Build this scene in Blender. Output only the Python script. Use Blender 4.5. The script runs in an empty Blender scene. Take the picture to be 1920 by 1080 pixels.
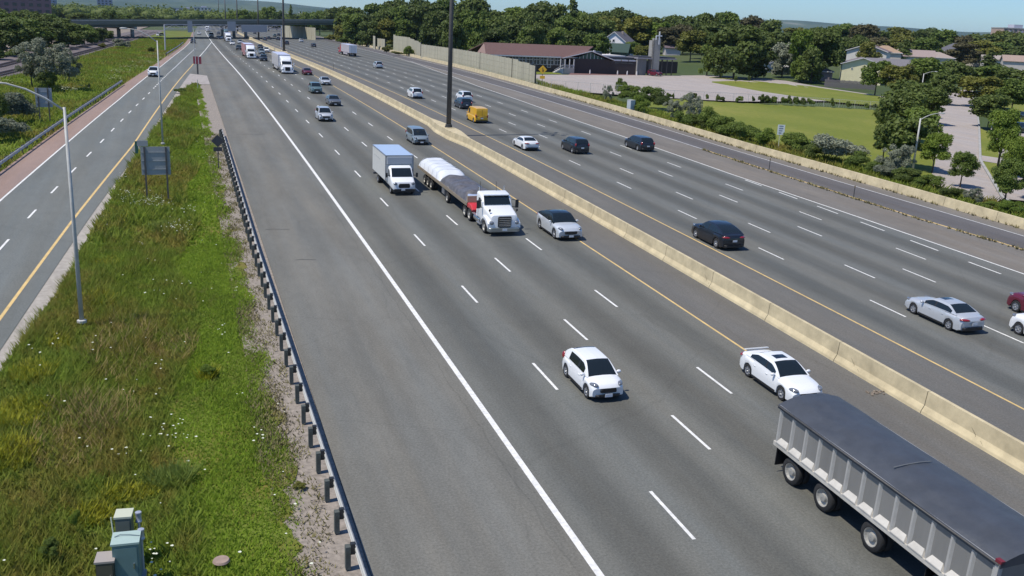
import bpy, math, random
import numpy as np
from math import sin, cos, pi, radians, sqrt, exp
from mathutils import Matrix, Vector
random.seed(7); rng = np.random.default_rng(7)
scene = bpy.context.scene
col = scene.collection
# ------------------------------------------------------------------ camera
F_PX = 1772.5; CAM = (0.0, 0.0, 16.494454813)
RC = [[0.9445861430847758, -0.32546943395049055, 0.04273951165110236],
      [-0.04809738761510757, -0.2660168331751508, -0.9627677216089383],
      [0.32472089491874334, 0.9073613899827407, -0.2669300439661283]]   # rows: right, down, forward
cd = bpy.data.cameras.new('camera'); camo = bpy.data.objects.new('camera', cd); col.objects.link(camo)
cd.sensor_width = 36; cd.lens = 36*F_PX/1920; cd.clip_start = .3; cd.clip_end = 30000
r_, d_, f_ = [Vector(a) for a in RC]
M = Matrix.Identity(4)
for i in range(3):
    M[i][0] = r_[i]; M[i][1] = -d_[i]; M[i][2] = -f_[i]; M[i][3] = CAM[i]
camo.matrix_world = M
scene.camera = camo
# ------------------------------------------------------------------ light
SUN_EL = radians(62); SUN_DIR = Vector((-cos(SUN_EL)*.985, -cos(SUN_EL)*.17, sin(SUN_EL)))   # towards the sun
w = bpy.data.worlds.new('World'); scene.world = w; w.use_nodes = True
nt = w.node_tree; nt.nodes.clear()
sky = nt.nodes.new('ShaderNodeTexSky'); sky.sky_type = 'NISHITA'; sky.sun_disc = False
sky.sun_elevation = SUN_EL; sky.sun_rotation = math.atan2(SUN_DIR.x, SUN_DIR.y) % (2*pi)
sky.air_density = 1.0; sky.dust_density = .2; sky.ozone_density = 1.5
tint = nt.nodes.new('ShaderNodeMix'); tint.data_type = 'RGBA'; tint.blend_type = 'MULTIPLY'; tint.inputs[0].default_value = 1; tint.inputs[7].default_value = (.57, .81, 1.15, 1)
bg = nt.nodes.new('ShaderNodeBackground'); bg.inputs[1].default_value = .108
wo = nt.nodes.new('ShaderNodeOutputWorld')
nt.links.new(sky.outputs[0], tint.inputs[6]); nt.links.new(tint.outputs[2], bg.inputs[0]); nt.links.new(bg.outputs[0], wo.inputs[0])
sd = bpy.data.lights.new('sun', 'SUN'); so = bpy.data.objects.new('sun', sd); col.objects.link(so)
sd.energy = 4.4; sd.angle = radians(.53); sd.color = (1, .94, .83)
so.rotation_euler = SUN_DIR.to_track_quat('Z', 'Y').to_euler(); so.location = (-30, 0, 60)
vs = scene.view_settings; vs.view_transform = 'Standard'; vs.look = 'None'; vs.exposure = .12; vs.gamma = 1; vs.use_curve_mapping = False
# ------------------------------------------------------------------ the shape of the land
RISE = 4.5
G1, Y1, LV = .041160689, 17.866, 214.273
def gz(xo, Y):
    xo = max(-150., min(420., xo))
    if Y <= Y1: z = G1*max(Y, -150)
    elif Y < Y1+LV: z = G1*Y-G1*(Y-Y1)**2/(2*LV)
    else: z = G1*(Y1+LV)-G1*LV/2
    r = max(0., min(1., (xo-118)/80))*max(0., min(1., (Y-205)/90)); r = r*r*(3-2*r)
    return z-.0048226*xo+RISE*r
def bend(Y):
    return 1.7741e-5*Y*Y if Y < 900 else 1.7741e-5*(810000+1800*(Y-900))
def G(X, Y): return gz(X-bend(Y), Y)
def R3(xo, Y, h=0.): return Vector((xo+bend(Y), Y, gz(xo, Y)+h))
def ray(u, v):
    a = [(u-960)/F_PX, (v-540)/F_PX, 1.]
    return Vector([sum(RC[k][i]*a[k] for k in range(3)) for i in range(3)])
def at(u, v, h=0.):
    """point of the land (plus height h) seen at photo pixel u, v"""
    d = ray(u, v); C0 = Vector(CAM)
    f = lambda t: (C0+d*t).z-G((C0+d*t).x, (C0+d*t).y)-h
    t = 4.; st = 1.
    while f(t) > 0 and t < 6000: st = max(1., t*.01); t += st
    lo, hi = t-st, t
    for _ in range(30):
        m = (lo+hi)/2
        if f(m) > 0: lo = m
        else: hi = m
    return C0+d*lo
def atY(u, v, Y):
    d = ray(u, v); return Vector(CAM)+d*(Y/d.y)
def ground(P, h=0.): return Vector((P.x, P.y, G(P.x, P.y)+h))
def proj(P):
    q = Vector(P)-Vector(CAM)
    a = [sum(RC[k][i]*q[i] for i in range(3)) for k in range(3)]
    return 960+F_PX*a[0]/a[2], 540+F_PX*a[1]/a[2], a[2]
# ------------------------------------------------------------------ materials
MATS = {}
def _new(name):
    m = bpy.data.materials.new(name); m.use_nodes = True
    return m, m.node_tree, m.node_tree.nodes['Principled BSDF']
def N(nt, t, **k):
    n = nt.nodes.new('ShaderNode'+t)
    for a, b in k.items(): setattr(n, a, b)
    return n
def plain(name, c, rough=.6, metal=0., noise=.0, scale=3., coat=0., spec=None, streak=False, bump=0.):
    if name in MATS: return MATS[name]
    m, t, b = _new(name); MATS[name] = m
    b.inputs['Roughness'].default_value = rough; b.inputs['Metallic'].default_value = metal
    b.inputs['Coat Weight'].default_value = coat; b.inputs['Coat Roughness'].default_value = .08
    if spec is not None: b.inputs['Specular IOR Level'].default_value = spec
    c = (*c, 1)
    if noise:
        tc = N(t, 'TexCoord'); no = N(t, 'TexNoise'); no.inputs['Scale'].default_value = scale; no.inputs['Detail'].default_value = 6; no.inputs['Roughness'].default_value = .65
        src = tc.outputs['Object']
        if streak:
            mp = N(t, 'Mapping'); mp.inputs['Scale'].default_value = (1, 1, .12); t.links.new(src, mp.inputs[0]); src = mp.outputs[0]
        t.links.new(src, no.inputs[0])
        mr = N(t, 'MapRange'); mr.inputs[1].default_value = .3; mr.inputs[2].default_value = .7; mr.inputs[3].default_value = 1-noise; mr.inputs[4].default_value = 1+noise
        t.links.new(no.outputs[0], mr.inputs[0])
        mx = N(t, 'Mix', data_type='RGBA', blend_type='MULTIPLY'); mx.inputs[0].default_value = 1
        mx.inputs[6].default_value = c; t.links.new(mr.outputs[0], mx.inputs[7]); t.links.new(mx.outputs[2], b.inputs['Base Color'])
        if bump:
            bu = N(t, 'Bump'); bu.inputs['Strength'].default_value = bump; bu.inputs['Distance'].default_value = .03
            t.links.new(no.outputs[0], bu.inputs['Height']); t.links.new(bu.outputs[0], b.inputs['Normal'])
    else: b.inputs['Base Color'].default_value = c
    return m
def paint(name, c, metal=0.): return plain('paint_'+name, c, .34 if not metal else .38, metal, coat=.6)
GLASS = plain('vehicle_glass', (.012, .017, .019), .06, spec=.6)
BLACK = plain('black_plastic', (.014, .014, .015), .5)
RUBBER = plain('tyre_rubber', (.018, .018, .019), .85, noise=.25, scale=6)
ALLOY = plain('alloy', (.42, .43, .45), .35, .7)
CHROME = plain('chrome', (.6, .61, .63), .2, .9)
LAMP = plain('headlamp', (.20, .21, .23), .12, .3, coat=1)
TAIL = plain('tail_lamp', (.22, .008, .01), .2, coat=1)
PLATE = plain('plate', (.6, .62, .65), .5)
STEEL = plain('galvanised', (.45, .445, .42), .55, .0, noise=.15, scale=2)
DKSTEEL = plain('dark_steel', (.085, .08, .075), .65, noise=.2, scale=4)
CONC = plain('barrier_concrete', (.50, .42, .265), .85, noise=.24, scale=.9, bump=.2)
CONC2 = plain('wall_concrete', (.40, .375, .28), .85, noise=.16, scale=.7, streak=True, bump=.2)
CONCG = plain('grey_concrete', (.33, .32, .30), .85, noise=.18, scale=.8)
def ramp(t, stops, src):
    r = N(t, 'ValToRGB'); e = r.color_ramp.elements
    while len(e) > 1: e.remove(e[0])
    e[0].position = stops[0][0]; e[0].color = (*stops[0][1], 1)
    for p_, c_ in stops[1:]:
        x = e.new(p_); x.color = (*c_, 1)
    t.links.new(src, r.inputs[0]); return r.outputs[0]
def asphalt(name, c, tracks=0., period=3.78, phase=0., warm=(1, 1, 1), patch=.12, seams=()):
    m, t, b = _new(name); MATS[name] = m
    uv = N(t, 'UVMap'); sp = N(t, 'SeparateXYZ'); t.links.new(uv.outputs[0], sp.inputs[0])
    tc = N(t, 'TexCoord')
    def noise(src, sc, det=5, mp=None, ro=.6):
        n = N(t, 'TexNoise'); n.inputs['Scale'].default_value = sc; n.inputs['Detail'].default_value = det; n.inputs['Roughness'].default_value = ro
        if mp:
            k = N(t, 'Mapping'); k.inputs['Scale'].default_value = mp; t.links.new(src, k.inputs[0]); src = k.outputs[0]
        t.links.new(src, n.inputs[0]); return n.outputs[0]
    def rng_(src, a, b_):
        k = N(t, 'MapRange'); k.inputs[1].default_value = .25; k.inputs[2].default_value = .75; k.inputs[3].default_value = a; k.inputs[4].default_value = b_
        t.links.new(src, k.inputs[0]); return k.outputs[0]
    def mul(a, b_):
        k = N(t, 'Math', operation='MULTIPLY')
        t.links.new(a, k.inputs[0])
        if isinstance(b_, float): k.inputs[1].default_value = b_
        else: t.links.new(b_, k.inputs[1])
        return k.outputs[0]
    fine = rng_(noise(uv.outputs[0], 11., 4, ro=.85), .62, 1.38)
    big = rng_(noise(uv.outputs[0], .35, 6, (1, .25, 1)), 1-patch*.8, 1+patch*.8)
    strk = mul(rng_(noise(uv.outputs[0], 1.6, 4, (1, .02, 1)), .93, 1.07), rng_(noise(uv.outputs[0], 2.2, 3, (1, .35, 1)), .94, 1.06))
    v = mul(mul(fine, big), strk)
    if tracks:
        a = N(t, 'Math', operation='SUBTRACT'); t.links.new(sp.outputs[0], a.inputs[0]); a.inputs[1].default_value = phase
        a2 = N(t, 'Math', operation='MULTIPLY'); t.links.new(a.outputs[0], a2.inputs[0]); a2.inputs[1].default_value = 2*pi/period
        c1 = N(t, 'Math', operation='COSINE'); t.links.new(a2.outputs[0], c1.inputs[0])
        k = N(t, 'MapRange'); k.inputs[1].default_value = -1; k.inputs[2].default_value = .9; k.inputs[3].default_value = 1-tracks; k.inputs[4].default_value = 1+tracks*.5
        k.interpolation_type = 'SMOOTHSTEP'
        t.links.new(c1.outputs[0], k.inputs[0])
        v = mul(v, k.outputs[0])
    for sx in seams:
        wob = N(t, 'TexNoise'); wob.inputs['Scale'].default_value = .5; wob.inputs['Detail'].default_value = 4; t.links.new(uv.outputs[0], wob.inputs[0])
        s1_ = N(t, 'Math', operation='MULTIPLY_ADD'); t.links.new(wob.outputs[0], s1_.inputs[0]); s1_.inputs[1].default_value = .5; t.links.new(sp.outputs[0], s1_.inputs[2])
        s2_ = N(t, 'Math', operation='SUBTRACT'); t.links.new(s1_.outputs[0], s2_.inputs[0]); s2_.inputs[1].default_value = sx+.25
        s3_ = N(t, 'Math', operation='ABSOLUTE'); t.links.new(s2_.outputs[0], s3_.inputs[0])
        s4_ = N(t, 'MapRange'); s4_.inputs[1].default_value = .012; s4_.inputs[2].default_value = .05; s4_.inputs[3].default_value = .87; s4_.inputs[4].default_value = 1.; t.links.new(s3_.outputs[0], s4_.inputs[0])
        v = mul(v, s4_.outputs[0])
    # cracks: dark thin lines
    vo = N(t, 'TexVoronoi'); vo.feature = 'DISTANCE_TO_EDGE'; vo.inputs['Scale'].default_value = .108
    nn = N(t, 'TexNoise'); nn.inputs['Scale'].default_value = .9; nn.inputs['Detail'].default_value = 5
    t.links.new(uv.outputs[0], nn.inputs[0])
    ad = N(t, 'Mix', data_type='VECTOR'); ad.inputs[0].default_value = .25
    t.links.new(uv.outputs[0], ad.inputs[4]); t.links.new(nn.outputs[1], ad.inputs[5])
    t.links.new(ad.outputs[1], vo.inputs[0])
    k = N(t, 'MapRange'); k.inputs[1].default_value = 0; k.inputs[2].default_value = .006; k.inputs[3].default_value = .92; k.inputs[4].default_value = 1
    t.links.new(vo.outputs[0], k.inputs[0]); v = mul(v, k.outputs[0])
    mx = N(t, 'Mix', data_type='RGBA', blend_type='MULTIPLY'); mx.inputs[0].default_value = 1
    mx.inputs[6].default_value = (c[0]*warm[0], c[1]*warm[1], c[2]*warm[2], 1); t.links.new(v, mx.inputs[7])
    # warm / cool drift
    hue = ramp(t, [(.35, (.975, 1., 1.03)), (.65, (1.03, 1., .965))], noise(uv.outputs[0], .5, 3, (1, .08, 1)))
    m2 = N(t, 'Mix', data_type='RGBA', blend_type='MULTIPLY'); m2.inputs[0].default_value = 1
    t.links.new(mx.outputs[2], m2.inputs[6]); t.links.new(hue, m2.inputs[7])
    t.links.new(m2.outputs[2], b.inputs['Base Color'])
    b.inputs['Roughness'].default_value = .88; b.inputs['Specular IOR Level'].default_value = .25
    return m
def translucent(m, k):
    if not k: return m
    t = m.node_tree; b = t.nodes['Principled BSDF']; o = t.nodes['Material Output']
    tr = N(t, 'BsdfTranslucent'); mx = N(t, 'MixShader'); mx.inputs[0].default_value = k
    if b.inputs['Base Color'].links: t.links.new(b.inputs['Base Color'].links[0].from_socket, tr.inputs[0])
    t.links.new(b.outputs[0], mx.inputs[1]); t.links.new(tr.outputs[0], mx.inputs[2]); t.links.new(mx.outputs[0], o.inputs[0]); return m
def grassmat(name, stops, s1=.12, s2=1.3, rough=.8, tr=0.):
    """colour by place (world position), shared by ground and blades"""
    m, t, b = _new(name); MATS[name] = m
    ge = N(t, 'NewGeometry')
    mp = N(t, 'Mapping'); mp.inputs['Scale'].default_value = (1, .55, 0)
    t.links.new(ge.outputs['Position'], mp.inputs[0])
    n1 = N(t, 'TexNoise'); n1.inputs['Scale'].default_value = s1; n1.inputs['Detail'].default_value = 5; n1.inputs['Roughness'].default_value = .6
    n2 = N(t, 'TexNoise'); n2.inputs['Scale'].default_value = s2; n2.inputs['Detail'].default_value = 4
    n3 = N(t, 'TexNoise'); n3.inputs['Scale'].default_value = 9; n3.inputs['Detail'].default_value = 3
    for n in (n1, n2, n3): t.links.new(mp.outputs[0], n.inputs[0])
    a = N(t, 'Math', operation='MULTIPLY_ADD'); t.links.new(n2.outputs[0], a.inputs[0]); a.inputs[1].default_value = .55
    t.links.new(n1.outputs[0], a.inputs[2])
    a2 = N(t, 'Math', operation='MULTIPLY_ADD'); t.links.new(n3.outputs[0], a2.inputs[0]); a2.inputs[1].default_value = .3; t.links.new(a.outputs[0], a2.inputs[2])
    k = N(t, 'MapRange'); k.inputs[1].default_value = .62; k.inputs[2].default_value = 1.22; t.links.new(a2.outputs[0], k.inputs[0])
    t.links.new(ramp(t, stops, k.outputs[0]), b.inputs['Base Color'])
    b.inputs['Roughness'].default_value = rough; b.inputs['Specular IOR Level'].default_value = .15
    return translucent(m, tr)
TALLS = [(0, (.24, .19, .07)), (.25, (.27, .235, .055)), (.5, (.20, .24, .04)), (.75, (.21, .29, .04)), (1, (.36, .37, .045))]
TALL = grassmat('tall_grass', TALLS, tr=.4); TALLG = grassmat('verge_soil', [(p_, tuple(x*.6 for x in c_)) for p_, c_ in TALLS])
MOWN = grassmat('green_grass', [(0, (.27, .25, .08)), (.3, (.19, .26, .035)), (.6, (.23, .33, .035)), (1, (.30, .38, .05))], .2, 2., tr=.4)
LAWN = grassmat('lawn_grass', [(0, (.12, .15, .02)), (.5, (.155, .175, .028)), (1, (.23, .22, .05))], .08, 1.6)
GRAVEL = plain('gravel', (.25, .215, .18), .95, noise=.35, scale=5, bump=.4)
DIRT = plain('dirt', (.22, .18, .14), .95, noise=.3, scale=1.5)
BALLAST = plain('ballast', (.14, .115, .11), .95, noise=.4, scale=4)
def leafmat(name, lo, hi, rnd=.38):
    m, t, b = _new(name); MATS[name] = m
    tc = N(t, 'TexCoord'); no = N(t, 'TexNoise'); no.inputs['Scale'].default_value = 1.1; no.inputs['Detail'].default_value = 5
    t.links.new(tc.outputs['Object'], no.inputs[0])
    oi = N(t, 'ObjectInfo')
    a = N(t, 'Math', operation='MULTIPLY_ADD'); t.links.new(oi.outputs['Random'], a.inputs[0]); a.inputs[1].default_value = rnd; t.links.new(no.outputs[0], a.inputs[2])
    k = N(t, 'MapRange'); k.inputs[1].default_value = .35; k.inputs[2].default_value = .68+rnd; t.links.new(a.outputs[0], k.inputs[0])
    t.links.new(ramp(t, [(0, lo), (1, hi)], k.outputs[0]), b.inputs['Base Color'])
    b.inputs['Roughness'].default_value = .6; b.inputs['Specular IOR Level'].default_value = .25
    return translucent(m, .3)
LEAF = {'dark': leafmat('leaf_dark', (.058, .082, .02), (.155, .20, .045)),
        'green': leafmat('leaf_green', (.075, .115, .022), (.185, .245, .045)),
        'bright': leafmat('leaf_bright', (.085, .14, .02), (.22, .29, .04)),
        'silver': leafmat('leaf_silver', (.13, .15, .10), (.33, .35, .25)),
        'copper': leafmat('leaf_copper', (.07, .065, .03), (.14, .125, .055)),
        'olive': leafmat('leaf_olive', (.095, .105, .022), (.22, .22, .04))}
BARK = plain('bark', (.075, .06, .045), .9, noise=.3, scale=4)
# ------------------------------------------------------------------ mesh helpers
class MB:
    def __init__(s): s.v = []; s.f = []; s.m = []
    def add(s, vs, fs, mi=0):
        o = len(s.v); s.v += [tuple(a) for a in vs]; s.f += [tuple(o+i for i in f) for f in fs]; s.m += [mi]*len(fs); return s
    def quad(s, a, b, c, d, mi=0): return s.add([a, b, c, d], [(0, 1, 2, 3)], mi)
    def box(s, c, d, rz=0., mi=0, ry=0., rx=0.):
        hx, hy, hz = d[0]/2, d[1]/2, d[2]/2
        E = Matrix.Rotation(rz, 3, 'Z') @ Matrix.Rotation(ry, 3, 'Y') @ Matrix.Rotation(rx, 3, 'X')
        vs = [Vector(c)+E @ Vector((x*hx, y*hy, z*hz)) for x in (-1, 1) for y in (-1, 1) for z in (-1, 1)]
        return s.add(vs, [(0, 1, 3, 2), (4, 6, 7, 5), (0, 4, 5, 1), (2, 3, 7, 6), (0, 2, 6, 4), (1, 5, 7, 3)], mi)
    def bar(s, a, b, w, h=None, mi=0):
        a, b = Vector(a), Vector(b); h = h or w; d = (b-a).normalized()
        up = Vector((0, 0, 1)) if abs(d.z) < .95 else Vector((1, 0, 0))
        x = d.cross(up).normalized()*w/2; y = x.cross(d).normalized()*h/2
        vs = [p+i*x+j*y for p in (a, b) for i, j in ((-1, -1), (1, -1), (1, 1), (-1, 1))]
        return s.add(vs, [(0, 3, 2, 1), (4, 5, 6, 7), (0, 1, 5, 4), (1, 2, 6, 5), (2, 3, 7, 6), (3, 0, 4, 7)], mi)
    def tube(s, pts, rad, n=8, mi=0, cap=True):
        pts = [Vector(p) for p in pts]
        rad = rad if isinstance(rad, (list, tuple)) else [rad]*len(pts)
        vs = []; fs = []
        for i, p in enumerate(pts):
            d = (pts[min(i+1, len(pts)-1)]-pts[max(i-1, 0)]).normalized()
            up = Vector((0, 0, 1)) if abs(d.z) < .9 else Vector((1, 0, 0))
            x = d.cross(up).normalized(); y = x.cross(d).normalized()
            vs += [p+rad[i]*(cos(2*pi*k/n)*x+sin(2*pi*k/n)*y) for k in range(n)]
        for i in range(len(pts)-1):
            for k in range(n):
                a = i*n+k; b = i*n+(k+1) % n; fs.append((a, b, b+n, a+n))
        if cap: fs.append(tuple(range(n-1, -1, -1))); fs.append(tuple((len(pts)-1)*n+k for k in range(n)))
        return s.add(vs, fs, mi)
    def lathe(s, prof, c=(0, 0, 0), axis='X', n=18, mi=0):
        """prof: (radius, position along axis)"""
        vs = []; fs = []
        for r, h in prof:
            for k in range(n):
                a = 2*pi*k/n
                if axis == 'X': vs.append((c[0]+h, c[1]+r*cos(a), c[2]+r*sin(a)))
                else: vs.append((c[0]+r*cos(a), c[1]+r*sin(a), c[2]+h))
        for i in range(len(prof)-1):
            for k in range(n):
                a = i*n+k; b = i*n+(k+1) % n; fs.append((a, b, b+n, a+n))
        return s.add(vs, fs, mi)
    def ell(s, c, r, n=10, m=6, mi=0, rz=0.):
        vs = []; fs = []
        for i in range(m+1):
            t = pi*i/m
            for k in range(n):
                a = 2*pi*k/n; x = r[0]*sin(t)*cos(a); y = r[1]*sin(t)*sin(a)
                vs.append((c[0]+x*cos(rz)-y*sin(rz), c[1]+x*sin(rz)+y*cos(rz), c[2]+r[2]*cos(t)))
        for i in range(m):
            for k in range(n):
                a = i*n+k; b = i*n+(k+1) % n; fs.append((a, a+n, b+n, b))
        return s.add(vs, fs, mi)
    def loft(s, secs, mi=0, cap=True):
        """secs: lists of equally many points"""
        n = len(secs[0]); vs = [p for q in secs for p in q]; fs = []
        for i in range(len(secs)-1):
            for k in range(n):
                a = i*n+k; b = i*n+(k+1) % n; fs.append((a, b, b+n, a+n))
        if cap: fs.append(tuple(range(n-1, -1, -1))); fs.append(tuple((len(secs)-1)*n+k for k in range(n)))
        return s.add(vs, fs, mi)
    def mesh(s, name, mats, smooth=False):
        me = bpy.data.meshes.new(name); me.from_pydata(s.v, [], s.f)
        for m in (mats if isinstance(mats, (list, tuple)) else [mats]): me.materials.append(m)
        if any(s.m): me.polygons.foreach_set('material_index', s.m)
        if smooth: me.polygons.foreach_set('use_smooth', [True]*len(s.f))
        me.update(); return me
    def build(s, name, mats, parent=None, smooth=False, label=None, auto=None):
        me = s.mesh(name, mats, smooth)
        if auto: me.set_sharp_from_angle(angle=radians(auto))
        o = bpy.data.objects.new(name, me); col.objects.link(o)
        if parent is not None: o.parent = parent
        if label: o['label'] = label
        return o
def tag(o, label=None, cat=None, group=None, kind=None):
    if label: o['label'] = label
    if cat: o['category'] = cat
    if group: o['group'] = group
    if kind: o['kind'] = kind
    return o
def empty(name, loc, rz=0., label=None, cat=None, group=None):
    o = bpy.data.objects.new(name, None); col.objects.link(o); o.location = loc; o.rotation_euler = (0, 0, rz); o.empty_display_size = .3
    return tag(o, label, cat, group)
def link_mesh(name, me, parent=None, loc=None, label=None):
    o = bpy.data.objects.new(name, me); col.objects.link(o)
    if parent is not None: o.parent = parent
    if loc is not None: o.location = loc
    if label: o['label'] = label
    return o
def rrect(y, x0, x1, z0, z1, r, n=3):
    """rounded rectangle in the x-z plane at y, counterclockwise"""
    P = []; r = min(r, (x1-x0)/2.01, (z1-z0)/2.01)
    for cx, cz, a0 in ((x1-r, z0+r, -pi/2), (x1-r, z1-r, 0), (x0+r, z1-r, pi/2), (x0+r, z0+r, pi)):
        for k in range(n+1):
            a = a0+pi/2*k/n; P.append((cx+r*cos(a), y, cz+r*sin(a)))
    return P
def interp(x, pts):
    return float(np.interp(x, [a for a, b in pts], [b for a, b in pts]))
def curve(pts): return lambda Y: interp(Y, pts)
# ------------------------------------------------------------------ strips of road and land
def stations(a, b):
    out = []; y = a
    while y < b-1e-6:
        out.append(y); y = (math.floor(y/4+1e-6)+1)*4 if y < 500 else y+20
    out.append(b); return out
def strip(name, lf, rf, y0, y1, h, mat, parent=None, nx=1, kind='structure', bump=None, ys=None):
    ys = ys or stations(y0, y1)
    vs = []; uv = []; fs = []
    for y in ys:
        a, b = lf(y), rf(y)
        for i in range(nx+1):
            x = a+(b-a)*i/nx; z = h+(bump(x, y) if bump else 0)
            vs.append(tuple(R3(x, y, z))); uv.append((x, y))
    for j in range(len(ys)-1):
        for i in range(nx):
            k = j*(nx+1)+i; fs.append((k, k+1, k+nx+2, k+nx+1))
    me = bpy.data.meshes.new(name); me.from_pydata(vs, [], fs); me.materials.append(mat)
    ul = me.uv_layers.new(name='UVMap')
    li = [0]*len(me.loops); me.loops.foreach_get('vertex_index', li)
    ul.data.foreach_set('uv', np.array([uv[i] for i in li], dtype=np.float32).ravel())
    if nx > 3: me.polygons.foreach_set('use_smooth', [True]*len(fs))
    me.update()
    o = bpy.data.objects.new(name, me); col.objects.link(o)
    if parent is not None: o.parent = parent
    elif kind: o['kind'] = kind
    return o
def poly(name, pts, h, mat, kind='structure', parent=None, nsub=1):
    """flat patch from ground points given in order as two edges: left list, right list"""
    L, Rr = pts; n = max(len(L), len(Rr)); vs = []; uv = []; fs = []
    def resample(P):
        P = [Vector((p[0], p[1])) for p in P]; d = [0]
        for i in range(1, len(P)): d.append(d[-1]+(P[i]-P[i-1]).length)
        k = 24; return [Vector((np.interp(d[-1]*j/k, d, [p.x for p in P]), np.interp(d[-1]*j/k, d, [p.y for p in P]))) for j in range(k+1)]
    L, Rr = resample(L), resample(Rr); K = 8
    for a, b in zip(L, Rr):
        for i in range(K+1):
            p = a.lerp(b, i/K); vs.append((p.x, p.y, G(p.x, p.y)+h)); uv.append((p.x, p.y))
    for j in range(len(L)-1):
        for i in range(K):
            k = j*(K+1)+i; fs.append((k, k+1, k+K+2, k+K+1))
    me = bpy.data.meshes.new(name); me.from_pydata(vs, [], fs); me.materials.append(mat)
    ul = me.uv_layers.new(name='UVMap'); li = [0]*len(me.loops); me.loops.foreach_get('vertex_index', li)
    ul.data.foreach_set('uv', np.array([uv[i] for i in li], dtype=np.float32).ravel()); me.update()
    # make it face up
    if me.polygons[0].normal.z < 0: me.flip_normals()
    o = bpy.data.objects.new(name, me); col.objects.link(o)
    if parent is not None: o.parent = parent
    elif kind: o['kind'] = kind
    return o
# lines of the roads (offset from the road axis, by distance)
rampW = curve([(0, -16.2), (40, -14.3), (75, -12.5), (101, -10.7), (142, -8.0), (218, -3.7), (330, .9), (390, 2.7), (500, 4.6), (800, 6)])
rampY = curve([(0, -12.0), (54, -8.2), (70, -7.06), (101, -4.55), (160, -1.2), (218, 2.2), (320, 7.2), (409, 11.1)])
rampD = curve([(0, -14.2), (62, -10.45), (78, -9.4), (102, -7.65), (126, -6.1), (151, -4.45), (218, -.8), (330, 4.3), (409, 7.3), (800, 9.5)])
rampP = lambda Y: rampY(Y)+.95
shoL = lambda Y: rampW(Y)-interp(Y, [(0, 2.6), (100, 2.4), (165, 2.0), (220, 1.7), (500, 1.4)])
grassL = curve([(0, -10.3), (42, -7.5), (52, -6.4), (87, -4.5), (142, -.5), (168, 1.9), (171, 2.4)])
grassR = curve([(0, 4.55), (32, 4.25), (73, 4.0), (108, 4.1), (171, 4.75)])
paveL = lambda Y: interp(Y, [(0, 4.62), (195, 4.85)]) if Y <= 195 else rampP(Y)
edgeR = curve([(0, 54.4), (48, 54.2), (66, 53.8), (84, 53.3), (126, 53.6), (182, 55.9), (230, 60), (278, 64.6), (330, 67.5), (420, 70), (700, 71.2)])
goreR = curve([(0, 60.8), (54, 60.2), (63, 59.3), (87, 59.1), (142, 59.9), (199, 61.4), (230, 63), (278, 65.4), (320, 68)])
rampRW = curve([(0, 65), (57, 64.1), (81, 63.3), (102, 63.2), (131, 63.9), (180, 65.2), (224, 68), (262, 70.2), (400, 75), (700, 79)])
barR = curve([(0, 67.4), (59, 66.2), (84, 65.5), (100, 65.1), (132, 65.9), (178, 67.2), (220, 69.7), (262, 72.4), (330, 75.2), (417, 77.8), (700, 82)])
YEND = 1100
AS_L = asphalt('asphalt_left', (.124, .125, .113), .21, 3.776, 11.19)
AS_SH = asphalt('asphalt_shoulder', (.150, .147, .131), .06, 2.6, 9.2, patch=.2, seams=(10.55,))
AS_M = asphalt('asphalt_median', (.126, .122, .113), 0)
AS_R = asphalt('asphalt_right', (.121, .123, .114), .22, 3.66, 34.99)
AS_G = asphalt('asphalt_gore', (.165, .15, .132), 0, patch=.22)
AS_RR = asphalt('asphalt_ramp_right', (.110, .104, .104), .08, 4.1, 59.2)
AS_LR = asphalt('asphalt_ramp_left', (.142, .150, .141), .05, 3.2, -13)
AS_PK = asphalt('asphalt_pink', (.27, .195, .165), 0, patch=.1)
AS_LT = asphalt('asphalt_light', (.34, .30, .275), 0, patch=.14)
WH = plain('white_marking', (.68, .67, .64), .7, noise=.22, scale=5)
WH2 = plain('worn_white_marking', (.50, .50, .50), .75, noise=.25, scale=3)
YE = plain('yellow_marking', (.60, .42, .17), .75, noise=.18, scale=2)
hw = strip('highway_pavement', lambda y: 11.19, lambda y: 26.15, -25, YEND, 0, AS_L)
strip('paved_shoulder', paveL, lambda y: 11.19, -25, YEND, 0, AS_SH)
strip('median_shoulder', lambda y: 26.15, lambda y: 29.85, -25, YEND, 0, AS_M)
strip('median_shoulder', lambda y: 30.2, lambda y: 34.94, -25, YEND, 0, AS_M)
hr = strip('highway_pavement', lambda y: 34.94, edgeR, -25, YEND, 0, AS_R)
strip('gore_pavement', edgeR, goreR, -25, 320, 0, AS_G)
rr = strip('ramp_road', lambda y: goreR(y) if y <= 320 else edgeR(y), lambda y: rampRW(y)+.1, -25, YEND, 0, AS_RR)
strip('ramp_shoulder', lambda y: rampRW(y)+.1, lambda y: barR(y)+.1, -25, YEND, 0, AS_G)
lr = strip('ramp_road', lambda y: rampW(y)-.1, rampP, -25, 409, 0, AS_LR)
strip('ramp_road', lambda y: rampW(y)-.1, lambda y: 11.19-.001 if 0 else rampP(409), 409, YEND, .004, AS_LR)
strip('paved_shoulder', shoL, lambda y: rampW(y)-.1, -25, 600, 0, AS_PK)
def line(f, y0, y1, wdt, mat, parent, name='edge_line'): return strip(name, lambda y: f(y)-wdt/2, lambda y: f(y)+wdt/2, y0, y1, .006, mat, parent)
line(lambda y: 11.19, -20, 700, .24, WH, hw)
line(lambda y: 26.15, -20, 700, .13, YE, hw)
line(lambda y: 34.94, -20, 700, .13, YE, hr)
line(edgeR, -20, 420, .16, WH, hr)
line(goreR, 100, 290, .16, WH2, rr)
line(goreR, -20, 100, .22, YE, rr)
line(rampRW, -20, 600, .15, WH2, rr)
line(rampW, -20, 500, .15, WH, lr)
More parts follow.
